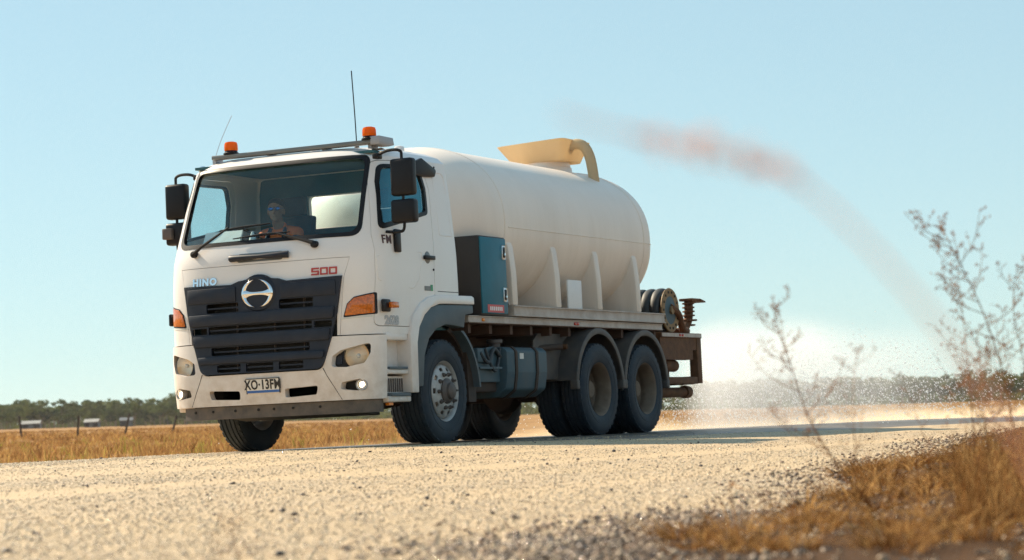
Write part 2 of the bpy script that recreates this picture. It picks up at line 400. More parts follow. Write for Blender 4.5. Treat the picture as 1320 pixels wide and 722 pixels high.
def ground_material():
    m = bpy.data.materials.new('dry_field'); n, l = nodes_of(m); b = n['Principled BSDF']; b.inputs['Roughness'].default_value = 0.95; b.inputs['Specular IOR Level'].default_value = 0.1
    geo = n.new('ShaderNodeNewGeometry')
    a = n.new('ShaderNodeTexNoise'); a.inputs['Scale'].default_value = 0.12; a.inputs['Detail'].default_value = 12; a.inputs['Roughness'].default_value = 0.7
    c = n.new('ShaderNodeTexNoise'); c.inputs['Scale'].default_value = 1.6; c.inputs['Detail'].default_value = 8
    l.new(geo.outputs['Position'], a.inputs['Vector']); l.new(geo.outputs['Position'], c.inputs['Vector'])
    r = n.new('ShaderNodeValToRGB'); e = r.color_ramp.elements
    e[0].position = 0.33; e[0].color = (0.16, 0.085, 0.04, 1); e[1].position = 0.68; e[1].color = (0.38, 0.225, 0.095, 1)
    k = e.new(0.5); k.color = (0.33, 0.185, 0.075, 1)
    l.new(a.outputs['Fac'], r.inputs[0])
    r2 = n.new('ShaderNodeMapRange'); r2.inputs[1].default_value = 0.3; r2.inputs[2].default_value = 0.7; r2.inputs[3].default_value = 0.6; r2.inputs[4].default_value = 1.35; l.new(c.outputs['Fac'], r2.inputs[0])
    mx = n.new('ShaderNodeMix'); mx.data_type = 'RGBA'; mx.blend_type = 'MULTIPLY'; mx.inputs[0].default_value = 1; l.new(r.outputs[0], mx.inputs[6]); l.new(r2.outputs[0], mx.inputs[7])
    l.new(mx.outputs[2], b.inputs['Base Color'])
    bp = n.new('ShaderNodeBump'); bp.inputs['Strength'].default_value = 0.7; bp.inputs['Distance'].default_value = 0.08; l.new(c.outputs['Fac'], bp.inputs['Height']); l.new(bp.outputs[0], b.inputs['Normal'])
    MATS['dry_field'] = m
ground_material()
def road_material():
    m = bpy.data.materials.new('gravel_road'); n, l = nodes_of(m); b = n['Principled BSDF']
    geo = n.new('ShaderNodeNewGeometry'); pos = geo.outputs['Position']
    def noise(s, d=8, r=0.6, vec=None):
        a = n.new('ShaderNodeTexNoise'); a.inputs['Scale'].default_value = s; a.inputs['Detail'].default_value = d; a.inputs['Roughness'].default_value = r; l.new(vec or pos, a.inputs['Vector']); return a.outputs['Fac']
    def mr(x, a, b_, c, d):
        q = n.new('ShaderNodeMapRange'); q.inputs[1].default_value = a; q.inputs[2].default_value = b_; q.inputs[3].default_value = c; q.inputs[4].default_value = d; l.new(x, q.inputs[0]); return q.outputs[0]
    def mix(f, a, c, mode='MIX'):
        q = n.new('ShaderNodeMix'); q.data_type = 'RGBA'; q.blend_type = mode
        for i, v in ((0, f), (6, a), (7, c)):
            if isinstance(v, (float, int)): q.inputs[i].default_value = v
            elif isinstance(v, tuple): q.inputs[i].default_value = (*v, 1)
            else: l.new(v, q.inputs[i])
        return q.outputs[2]
    def math_(op, a, c):
        q = n.new('ShaderNodeMath'); q.operation = op
        for i, v in ((0, a), (1, c)):
            if isinstance(v, (float, int)): q.inputs[i].default_value = v
            else: l.new(v, q.inputs[i])
        return q.outputs[0]
    big = noise(0.45, 6); fine = noise(14, 8, 0.7)
    vor = n.new('ShaderNodeTexVoronoi'); vor.inputs['Scale'].default_value = 95; l.new(pos, vor.inputs['Vector'])
    vor2 = n.new('ShaderNodeTexVoronoi'); vor2.inputs['Scale'].default_value = 26; l.new(pos, vor2.inputs['Vector'])
    col = mix(mr(big, 0.35, 0.65, 0, 1), (0.47, 0.35, 0.22), (0.53, 0.385, 0.22))
    sv = n.new('ShaderNodeSeparateColor'); l.new(vor.outputs['Color'], sv.inputs[0])
    col = mix(1.0, col, mr(sv.outputs[0], 0, 1, 0.66, 1.3), 'MULTIPLY')
    sv2 = n.new('ShaderNodeSeparateColor'); l.new(vor2.outputs['Color'], sv2.inputs[0])
    col = mix(mr(sv2.outputs[1], 0.955, 0.965, 0, 0.85), col, (0.10, 0.075, 0.06))
    # fine packed sand along the wheel lines
    sep = n.new('ShaderNodeSeparateXYZ'); l.new(pos, sep.inputs[0])
    mp = n.new('ShaderNodeMapping'); mp.inputs['Scale'].default_value = (1.0, 0.06, 1.0); mp.inputs['Rotation'].default_value = (0, 0, R(5)); l.new(pos, mp.inputs[0])
    streak = noise(1.1, 5, 0.5, mp.outputs[0])
    sand = mr(streak, 0.52, 0.66, 0, 0.8)
    # compacted wheel tracks, slightly oblique to the truck
    xt = math_('SUBTRACT', sep.outputs[0], math_('MULTIPLY', sep.outputs[1], 0.10))
    wv = math_('MULTIPLY', math_('SUBTRACT', noise(0.6, 3), 0.5), 0.5)
    trk = None
    for c_ in (6.35, 4.35, 2.6):
        t_ = mr(math_('ABSOLUTE', math_('SUBTRACT', math_('ADD', xt, wv), c_), 0.0), 0.12, 0.34, 1, 0); trk = t_ if trk is None else math_('MAXIMUM', trk, t_)
    sand = math_('MAXIMUM', sand, math_('MULTIPLY', trk, 0.75))
    col = mix(sand, col, (0.56, 0.405, 0.235))
    # watered strip, darker and glossy; beside the truck it also paints its shadow darker
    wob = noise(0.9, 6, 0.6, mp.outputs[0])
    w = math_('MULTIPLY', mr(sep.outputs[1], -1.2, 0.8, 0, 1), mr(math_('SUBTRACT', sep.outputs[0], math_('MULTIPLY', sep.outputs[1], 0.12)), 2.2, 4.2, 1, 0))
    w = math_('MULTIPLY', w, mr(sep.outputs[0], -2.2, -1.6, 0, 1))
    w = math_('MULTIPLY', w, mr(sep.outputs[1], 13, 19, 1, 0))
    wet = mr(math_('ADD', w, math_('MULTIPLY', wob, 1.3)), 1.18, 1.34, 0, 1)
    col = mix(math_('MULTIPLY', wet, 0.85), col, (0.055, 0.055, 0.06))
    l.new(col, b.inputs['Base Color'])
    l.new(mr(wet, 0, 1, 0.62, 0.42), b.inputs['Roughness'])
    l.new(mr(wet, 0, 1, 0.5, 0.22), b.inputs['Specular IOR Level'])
    h = math_('ADD', math_('MULTIPLY', vor.outputs['Distance'], -0.9), math_('MULTIPLY', fine, 0.5))
    bp = n.new('ShaderNodeBump'); bp.inputs['Distance'].default_value = 0.012; l.new(mr(wet, 0, 1, 0.55, 0.25), bp.inputs['Strength']); l.new(h, bp.inputs['Height']); l.new(bp.outputs[0], b.inputs['Normal'])
    MATS['gravel_road'] = m
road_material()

# ground sheet: polar grid about the camera's foot, fine towards the view, out to 3.2 km
ang = np.concatenate([np.linspace(-math.pi, -0.30, 50)[:-1], np.linspace(-0.30, 0.30, 150)[:-1], np.linspace(0.30, math.pi, 50)])
rad = np.concatenate([np.linspace(0.0, 60, 90), 60*np.power(3200/60, np.linspace(0, 1, 90)[1:])])
A, D = np.meshgrid(ang, rad, indexing='ij')
GX = CAM.x+D*(np.cos(A)*-math.sin(YAW)+np.sin(A)*math.cos(YAW)); GY = CAM.y+D*(np.cos(A)*math.cos(YAW)+np.sin(A)*math.sin(YAW))
o = link('ground', grid_mesh('ground', GX, GY, ground_z(GX, GY)), 'dry_field', smooth=180); tag(o, kind='structure')
# road sheet
ys = np.concatenate([np.linspace(-40, 12, 240), np.linspace(12, 60, 80)[1:], np.linspace(60, 380, 60)[1:]]); us = np.linspace(0, 1, 90)
U, YY = np.meshgrid(us, ys, indexing='ij'); XX = X_FAR+(xe(YY)+0.10-X_FAR)*U
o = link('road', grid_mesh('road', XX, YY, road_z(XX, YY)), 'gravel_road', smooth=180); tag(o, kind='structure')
# raised verge with the dry berm
ys = np.concatenate([np.linspace(-30, -5, 260), np.linspace(-5, 45, 150)[1:]]); us = np.concatenate([np.linspace(-0.35, 3.2, 90), np.linspace(3.2, 9, 30)[1:]])
U, YY = np.meshgrid(us, ys, indexing='ij'); XX = xe(YY)+U
mat('verge_soil', (0.055, 0.03, 0.016), 0.95, var=0.5, vscale=9, dirt=(0.10, 0.052, 0.024), dirt_amt=0.7, dscale=5, bump=0.8, bscale=30, spec=0.1)
o = link('verge', grid_mesh('verge', XX, YY, verge_z(XX, YY)), 'verge_soil', smooth=180); tag(o, kind='structure')

# loose gravel: real stones, dense close to the camera, sparser further off
def ico():
    b = NB(); bmesh.ops.create_icosphere(b, subdivisions=1, radius=1.0)
    V = np.array([v.co[:] for v in b.verts]); F = np.array([[v.index for v in f.verts] for f in b.faces]); b.free(); return V, F
IV, IF = ico()
def stones(name, P, size, m, flat=0.62):
    n = len(P); V = np.repeat(IV[None], n, 0)*(1+rng.uniform(-0.28, 0.28, (n, 12, 1)))
    a = rng.uniform(0, 6.28, n); sc = np.stack([size*rng.uniform(0.8, 1.35, n), size*rng.uniform(0.7, 1.1, n), size*flat*rng.uniform(0.75, 1.25, n)], -1)
    V = V*sc[:, None, :]; c, s = np.cos(a)[:, None], np.sin(a)[:, None]
    x = V[..., 0]*c-V[..., 1]*s; y = V[..., 0]*s+V[..., 1]*c
    V = np.stack([x, y, V[..., 2]], -1)+P[:, None, :]
    F = (IF[None]+(np.arange(n)*12)[:, None, None]).reshape(-1)
    o = link(name, arrays_mesh(name, V.reshape(-1, 3), F, 3), m); return o
def stone_material(name, cols, rough):
    m = bpy.data.materials.new(name); n, l = nodes_of(m); b = n['Principled BSDF']; q0 = n.new('ShaderNodeValToRGB'); q0.color_ramp.interpolation = 'CONSTANT'; q0.color_ramp.elements[0].color = (0.09,)*3+(1,); q0.color_ramp.elements[1].position = 0.3; q0.color_ramp.elements[1].color = (rough+0.15,)*3+(1,)
    b.inputs['Specular IOR Level'].default_value = 0.7
    g = n.new('ShaderNodeNewGeometry'); r = n.new('ShaderNodeValToRGB'); r.color_ramp.interpolation = 'CONSTANT'
    e = r.color_ramp.elements
    while len(e) < len(cols): e.new(0.5)
    for i, (p, c) in enumerate(cols): e[i].position = p; e[i].color = (*c, 1)
    l.new(g.outputs['Random Per Island'], r.inputs[0])
    w0 = n.new('ShaderNodeMath'); w0.operation = 'MULTIPLY_ADD'; w0.inputs[1].default_value = 37.0; w0.inputs[2].default_value = 0.0; l.new(g.outputs['Random Per Island'], w0.inputs[0]); w1 = n.new('ShaderNodeMath'); w1.operation = 'FRACT'; l.new(w0.outputs[0], w1.inputs[0]); l.new(w1.outputs[0], q0.inputs[0]); l.new(q0.outputs[0], b.inputs['Roughness'])
    nz = n.new('ShaderNodeTexNoise'); nz.inputs['Scale'].default_value = 150; l.new(g.outputs['Position'], nz.inputs['Vector'])
    mx = n.new('ShaderNodeMix'); mx.data_type = 'RGBA'; mx.blend_type = 'OVERLAY'; mx.inputs[0].default_value = 0.5; l.new(r.outputs[0], mx.inputs[6]); l.new(nz.outputs['Fac'], mx.inputs[7]); l.new(mx.outputs[2], b.inputs['Base Color'])
    MATS[name] = m
stone_material('road_stone', [(0, (0.52, 0.385, 0.24)), (0.25, (0.60, 0.45, 0.28)), (0.5, (0.42, 0.30, 0.18)), (0.72, (0.68, 0.54, 0.37)), (0.88, (0.55, 0.37, 0.22)), (0.962, (0.12, 0.09, 0.07))], 0.24)
stone_material('edge_stone', [(0, (0.16, 0.095, 0.05)), (0.25, (0.26, 0.17, 0.095)), (0.5, (0.10, 0.06, 0.035)), (0.72, (0.42, 0.30, 0.18)), (0.88, (0.22, 0.12, 0.055))], 0.38)
def scatter(n, d0, d1, l0, l1, power=1.0):
    """points over the ground in a fan in front of the camera"""
    d = d0+(d1-d0)*rng.uniform(0, 1, n)**power; a = rng.uniform(l0, l1, n)
    x = CAM.x-math.sin(YAW)*d+math.cos(YAW)*d*a; y = CAM.y+math.cos(YAW)*d+math.sin(YAW)*d*a
    return x, y
gx, gy = scatter(90000, 4.6, 26, -0.26, 0.26, 1.7)
ok = (gx < xe(gy)+0.1) & ~((np.abs(gx) < 1.3) & (gy > -0.7)); gx, gy = gx[ok], gy[ok]
tr_ = np.min([np.abs(gx-0.10*gy-c_) for c_ in (6.35, 4.35, 2.6)], 0); ok = rng.uniform(0, 1, len(gx)) < 0.22+0.78*sstep(0.08, 0.40, tr_); gx, gy = gx[ok], gy[ok]
gs = 0.0032+0.0058*rng.uniform(0, 1, len(gx))**2.4
o = stones('loose_gravel', np.stack([gx, gy, road_z(gx, gy)+gs*0.15], -1), gs, 'road_stone'); tag(o, 'pale loose gravel strewn over the road surface', 'gravel', kind='stuff')
n = 11000; ey = np.where(rng.uniform(0, 1, n) < 0.6, rng.uniform(-17.5, -13, n), rng.uniform(-14, 8, n)); eu = np.where(ey < -13.4, rng.normal(0.15, 0.30, n), rng.normal(0.0, 0.20, n)); ex = xe(ey)+eu
es = 0.005+0.010*rng.uniform(0, 1, n)**2.5
ez = np.where(eu > 0, np.maximum(verge_z(ex, ey), road_z(ex, ey)), road_z(ex, ey))+es*0.25
o = stones('edge_rubble', np.stack([ex, ey, ez], -1), es, 'edge_stone'); tag(o, 'dark coarse stones along the near road edge', 'stones', kind='stuff')

dx_, dy_ = scatter(260, 6.5, 24, -0.24, 0.22, 1.0); ok = (dx_ < xe(dy_)) & ~((np.abs(dx_) < 1.4) & (dy_ > -0.8)); dx_, dy_ = dx_[ok], dy_[ok]; ds_ = 0.005+0.010*rng.uniform(0, 1, len(dx_))**2.5
stone_material('dark_stone', [(0, (0.07, 0.05, 0.04)), (0.4, (0.12, 0.085, 0.06)), (0.7, (0.05, 0.04, 0.035))], 0.4)
o = stones('dark_pebbles', np.stack([dx_, dy_, road_z(dx_, dy_)+ds_*0.4], -1), ds_, 'dark_stone', 0.75); tag(o, 'scattered dark pebbles on the pale road', 'pebbles', kind='stuff')
vy_ = rng.uniform(-17.5, -7, 5200); vx_ = xe(vy_)+rng.uniform(0.05, 2.8, 5200); vs_ = 0.004+0.012*rng.uniform(0, 1, 5200)**2.4
o = stones('verge_stones', np.stack([vx_, vy_, verge_z(vx_, vy_)+vs_*0.3], -1), vs_, 'edge_stone'); tag(o, 'brown stones scattered through the verge soil', 'stones', kind='stuff')
# ------------------------------------------------------------------ grass
def grass_material(name, c0, c1, c2, trans=0.45, scale=0.3):
    m = bpy.data.materials.new(name); n, l = nodes_of(m); n.remove(n['Principled BSDF']); o = n['Material Output']
    g = n.new('ShaderNodeNewGeometry'); nz = n.new('ShaderNodeTexNoise'); nz.inputs['Scale'].default_value = scale; nz.inputs['Detail'].default_value = 5; l.new(g.outputs['Position'], nz.inputs['Vector'])
    ad = n.new('ShaderNodeMath'); ad.operation = 'MULTIPLY_ADD'; ad.inputs[1].default_value = 0.45; l.new(g.outputs['Random Per Island'], ad.inputs[0])
    sb = n.new('ShaderNodeMath'); sb.operation = 'SUBTRACT'; sb.inputs[1].default_value = 0.22; l.new(nz.outputs['Fac'], sb.inputs[0]); l.new(sb.outputs[0], ad.inputs[2])
    r = n.new('ShaderNodeValToRGB'); e = r.color_ramp.elements; e[0].position = 0.25; e[0].color = (*c0, 1); e[1].position = 0.72; e[1].color = (*c2, 1); k = e.new(0.5); k.color = (*c1, 1)
    l.new(ad.outputs[0], r.inputs[0])
    d = n.new('ShaderNodeBsdfDiffuse'); t = n.new('ShaderNodeBsdfTranslucent'); l.new(r.outputs[0], d.inputs[0]); l.new(r.outputs[0], t.inputs[0])
    mx = n.new('ShaderNodeMixShader'); mx.inputs[0].default_value = trans; l.new(d.outputs[0], mx.inputs[1]); l.new(t.outputs[0], mx.inputs[2]); l.new(mx.outputs[0], o.inputs[0])
    MATS[name] = m
grass_material('field_grass', (0.14, 0.065, 0.028), (0.38, 0.20, 0.078), (0.50, 0.32, 0.12), scale=0.55)
grass_material('verge_grass', (0.06, 0.024, 0.009), (0.22, 0.095, 0.03), (0.60, 0.36, 0.14), 0.4, 7.0)
grass_material('green_tuft', (0.20, 0.17, 0.04), (0.34, 0.28, 0.06), (0.42, 0.36, 0.10))
def blades(name, P, h, w, lean, m, seg=1):
    """triangular / ribbon blades at P (n,3)"""
    n = len(P); a = rng.uniform(0, 6.28, n); la = rng.uniform(0, 6.28, n)
    side = np.stack([np.cos(a), np.sin(a), np.zeros(n)], -1)*w[:, None]
    ld = np.stack([np.cos(la), np.sin(la), np.zeros(n)], -1)
    if seg == 1:
        tip = P+ld*(lean*h)[:, None]+np.array([0, 0, 1.0])*h[:, None]
        V = np.stack([P-side, P+side, tip], 1).reshape(-1, 3)
        return link(name, arrays_mesh(name, V, np.arange(3*n), 3), m)
    rows = []
    for k in range(seg+1):
        t = k/seg; c = P+ld*(lean*h*t*t)[:, None]+np.array([0, 0, 1.0])*(h*(t-0.45*np.clip(lean, 0, 1.6)*t*t))[:, None]
        ww = side*(1-0.85*t); rows += [c-ww, c+ww]
    V = np.stack(rows, 1); nv = 2*(seg+1)
    f = np.array([[2*k, 2*k+1, 2*k+3, 2*k+2] for k in range(seg)])
    F = (f[None]+(np.arange(n)*nv)[:, None, None]).reshape(-1)
    return link(name, arrays_mesh(name, V.reshape(-1, 3), F, 4), m)
def tufts(n, d0, d1, px0, px1, power):
    d = d0*(d1/d0)**(rng.uniform(0, 1, n)**power); px = rng.uniform(px0, px1, n)
    l = (px-660)/F_PX*d
    x = CAM.x-math.sin(YAW)*d+math.cos(YAW)*l; y = CAM.y+math.cos(YAW)*d+math.sin(YAW)*l
    return x, y, d
def field_grass(name, n, d0, d1, px0, px1, m, hb, nb=8, power=1.0):
    x, y, d = tufts(n, d0, d1, px0, px1, power)
    ok = (x < X_FAR+0.2) | (x > xe(y)+0.5); x, y, d = x[ok], y[ok], d[ok]
    keep = rng.uniform(0, 1, len(x)) < 0.12+0.88*sstep(-0.3, 0.45, wav(x, y, 3.2)); x, y, d = x[keep], y[keep], d[keep]
    n = len(x); sz = hb*rng.uniform(0.45, 1.5, n)*(0.6+0.8*sstep(-0.5, 0.6, wav(x+30, y, 4)))
    X = np.repeat(x, nb)+rng.normal(0, 0.10, n*nb); Y = np.repeat(y, nb)+rng.normal(0, 0.10, n*nb)
    Dd = np.repeat(d, nb)
    P = np.stack([X, Y, ground_z(X, Y)-0.02], -1)
    h = np.repeat(sz, nb)*rng.uniform(0.5, 1.1, n*nb); w = (0.006+0.00022*Dd)*rng.uniform(0.6, 1.4, n*nb)
    return blades(name, P, h, w, rng.uniform(0.1, 0.9, n*nb), m)
tag(field_grass('field_grass', 26000, 27, 420, -60, 620, 'field_grass', 0.20, power=0.85), 'golden brown dry grass over the field beyond the road', 'grass', kind='stuff')
tag(field_grass('paddock_grass', 9000, 40, 420, 820, 1400, 'field_grass', 0.24, 6, power=0.85), 'brown dry grass of the paddock behind the spray', 'grass', kind='stuff')
tag(field_grass('green_grass', 500, 30, 120, -60, 620, 'green_tuft', 0.26, 10), 'sparse yellow green tufts in the dry field', 'grass', kind='stuff')
# verge: tangled dry grass on the berm
nc = 800; cy_ = np.where(rng.uniform(0, 1, nc) < 0.85, rng.uniform(-17.6, -8.5, nc), rng.uniform(-9, 6, nc)); cu = rng.uniform(0.15, 3.3, nc); cx_ = xe(cy_)+cu
keep = rng.uniform(0, 1, nc) < 0.02+0.98*sstep(-15.1, -14.4, cy_+0.75*np.minimum(cu, 2.0)); cx_, cy_ = cx_[keep], cy_[keep]; nc = len(cx_)
nbl = rng.integers(25, 90, nc); ci = np.repeat(np.arange(nc), nbl); n = len(ci); csz = rng.uniform(0.5, 1.35, nc)
ang_ = rng.uniform(0, 6.28, n); rr_ = 0.055*csz[ci]*np.sqrt(rng.uniform(0, 1, n)); vx = cx_[ci]+np.cos(ang_)*rr_; vy = cy_[ci]+np.sin(ang_)*rr_
def tussock(name, vx, vy, out, h, w, lean, m, seg=4):
    n = len(vx); P = np.stack([vx, vy, verge_z(vx, vy)-0.012], -1); a = rng.uniform(0, 6.28, n)
    side = np.stack([np.cos(a), np.sin(a), np.zeros(n)], -1)*w[:, None]; ld = np.stack([np.cos(out), np.sin(out), np.zeros(n)], -1); rows = []
    for k in range(seg+1):
        t = k/seg; c = P+ld*(lean*h*t**1.6)[:, None]+np.array([0, 0, 1.0])*(h*(t-0.42*np.clip(lean, 0, 1.7)*t*t))[:, None]
        rows += [c-side*(1-0.85*t), c+side*(1-0.85*t)]
    V = np.stack(rows, 1); f = np.array([[2*k, 2*k+1, 2*k+3, 2*k+2] for k in range(seg)])
    return link(name, arrays_mesh(name, V.reshape(-1, 3), (f[None]+(np.arange(n)*2*(seg+1))[:, None, None]).reshape(-1), 4), m)
tag(tussock('verge_grass', vx, vy, ang_+rng.normal(0, 0.5, n), rng.uniform(0.06, 0.16, n)*csz[ci], rng.uniform(0.0012, 0.0040, n), rng.uniform(0.5, 2.2, n), 'verge_grass'), 'tangled orange brown dry grass on the near verge', 'grass', kind='stuff')
n = 7000; vx, vy = scatter(n, 7.5, 11.5, 0.175, 0.30); ok = vx > xe(vy)+0.3; vx, vy = vx[ok], vy[ok]; n = len(vx)
tag(blades('tall_verge_grass', np.stack([vx, vy, verge_z(vx, vy)-0.01], -1), rng.uniform(0.06, 0.26, n), rng.uniform(0.0010, 0.0028, n), rng.uniform(0.1, 0.8, n), 'verge_grass', 3), 'taller fine dry grass at the right end of the verge', 'grass', kind='stuff')

# ------------------------------------------------------------------ the water truck
# truck frame = world frame: forward is -Y, its left (near) side is +X, front axle at y = 0
truck = tag(empty('water_truck'), 'white water tanker truck driving on the pale gravel road, its cab towards the camera', 'truck')
T = truck
L1, BOG, WR = 3.655, 1.30, 0.515
NEXP, DEP = 3.6, 0.55
_pz = [0.30, 0.45, 0.75, 1.05, 1.60, 1.85, 2.00, 2.40, 2.78, 2.84, 2.885, 2.905]
_pw = [1.20, 1.215, 1.225, 1.235, 1.235, 1.232, 1.225, 1.195, 1.155, 1.10, 1.00, 0.86]
_py = [-1.46, -1.50, -1.53, -1.51, -1.50, -1.475, -1.425, -1.275, -1.12, -1.06, -0.96, -0.80]
_pr = [0.36, 0.36, 0.36, 0.36, 0.36, 0.355, 0.35, 0.335, 0.32, 0.28, 0.20, 0.10]
def prof(z): return float(np.interp(z, _pz, _pw)), float(np.interp(z, _pz, _py)), float(np.interp(z, _pz, _pr))
def front_y(x, z):
    w, yc, _ = prof(z); u = min(abs(x)/w, 0.9999)
    return yc+DEP*(1-(1-u**NEXP)**(1/NEXP))
def side_x(z): return prof(z)[0]
def side_at(y, z):
    w, yc, _ = prof(z); t = max(0.0, (yc+DEP-y)/DEP)
    return w*(1-min(t, 0.999)**NEXP)**(1/NEXP)
def plan_loop(z, off=0.0, nf=40, rear=None):
    w, yc, yr = prof(z); w -= off; yc += off; yr = (rear if rear is not None else yr)-off
    pts = []
    for i in range(nf+1):
        t = math.pi*i/nf
        c, s = math.cos(t), math.sin(t)
        x = -w*math.copysign(abs(c)**(2/NEXP), c); y = yc+DEP-DEP*abs(s)**(2/NEXP)
        pts.append((x, y))
    rc = 0.07
    for k in range(5): a = math.pi/2*k/4; pts.append((w-rc+rc*math.cos(a), yr-rc+rc*math.sin(a)))
    for k in range(5): a = math.pi/2*k/4; pts.append((-w+rc-rc*math.sin(a), yr-rc+rc*math.cos(a)))
    return pts
def loft(zs, off=0.0, rear=None, roof=True):
    b = NB(); rows = []
    for z in zs: rows.append([b.verts.new((x, y, z)) for x, y in plan_loop(z, off, rear=rear)])
    n = len(rows[0])
    for a, c in zip(rows, rows[1:]):
        for k in range(n): b.faces.new((a[k], a[(k+1) % n], c[(k+1) % n], c[k]))
    b.faces.new(rows[0][::-1]); b.faces.new(rows[-1])
    return bm_mesh(b)
Z0 = 1.06
ZS = [Z0, 1.2, 1.35, 1.5, 1.6, 1.72, 1.85, 1.92, 2.0, 2.2, 2.4, 2.6, 2.78, 2.81, 2.84, 2.865, 2.885, 2.905]
shell = boolean(loft(ZS), loft([1.12, 1.35, 1.6, 1.85, 2.0, 2.4, 2.78, 2.82], 0.05))
# openings
WS = rounded([(-1.05, 2.005), (1.05, 2.005), (1.01, 2.785), (-1.01, 2.785)], [0.10, 0.10, 0.09, 0.09], 6)
def grow(pts, d):
    cx = sum(p[0] for p in pts)/len(pts); cz = sum(p[1] for p in pts)/len(pts)
    hx = max(p[0] for p in pts)-cx; hz = max(p[1] for p in pts)-cz
    return [(cx+(p[0]-cx)*(hx+d)/hx, cz+(p[1]-cz)*(hz+d)/hz) for p in pts]
ARCH = [(-0.74, 0.9), (-0.74, 1.08), (-0.66, 1.22), (-0.52, 1.33), (-0.36, 1.395), (-0.16, 1.425), (0.7, 1.435), (0.7, 0.9)]
DOOR = rounded([(-1.31, 1.13), (-0.70, 1.13), (-0.655, 1.22), (-0.52, 1.345), (-0.40, 1.40), (-0.19, 1.44), (-0.14, 2.50), (-0.235, 2.755), (-1.02, 2.735), (-1.10, 2.52), (-1.245, 2.0)], [0.06, 0.03, 0, 0, 0, 0.05, 0.08, 0.09, 0.10, 0.05, 0.05], 4)
WIN = rounded([(-1.155, 2.07), (-0.235, 2.255), (-0.225, 2.50), (-0.30, 2.70), (-0.97, 2.685), (-1.04, 2.52)], [0.05, 0.06, 0.06, 0.08, 0.09, 0.04], 5)
shell = boolean(shell, pm(WS, 'y', -2.2, -0.62))
shell = boolean(shell, pm(ARCH, 'x', -1.6, 1.6))
shell = boolean(shell, pm(rounded([(-0.50, 2.25), (0.50, 2.25), (0.50, 2.58), (-0.50, 2.58)], 0.05), 'y', 0.1, 0.6))
FP = [(-0.98, 1.795), (-0.925, 1.60), (-0.87, 1.0), (0.87, 1.0), (0.925, 1.60), (0.98, 1.795)]
front_panel = boolean(shell.copy(), pm(grow(FP, -0.004), 'y', -2, -0.95), 'INTERSECT')
front_panel = boolean(front_panel, pm([(-0.84, 0.9), (0.84, 0.9), (0.86, 1.57), (-0.86, 1.57)], 'y', -2, -0.95))
shell = boolean(shell, pm(FP, 'y', -2, -0.95))
door_parts = []
for s in (1, -1):
    xr = (0.98, 1.6) if s > 0 else (-1.6, -0.98)
    d = boolean(shell.copy(), pm(grow(DOOR, -0.006), 'x', *xr), 'INTERSECT')
    d = boolean(d, pm(WIN, 'x', *xr))
    door_parts.append((s, d))
    shell = boolean(shell, pm(DOOR, 'x', *xr))
link('cab_shell', shell, 'white_paint', T, 28)
link('front_panel', front_panel, 'white_paint', T, 28)
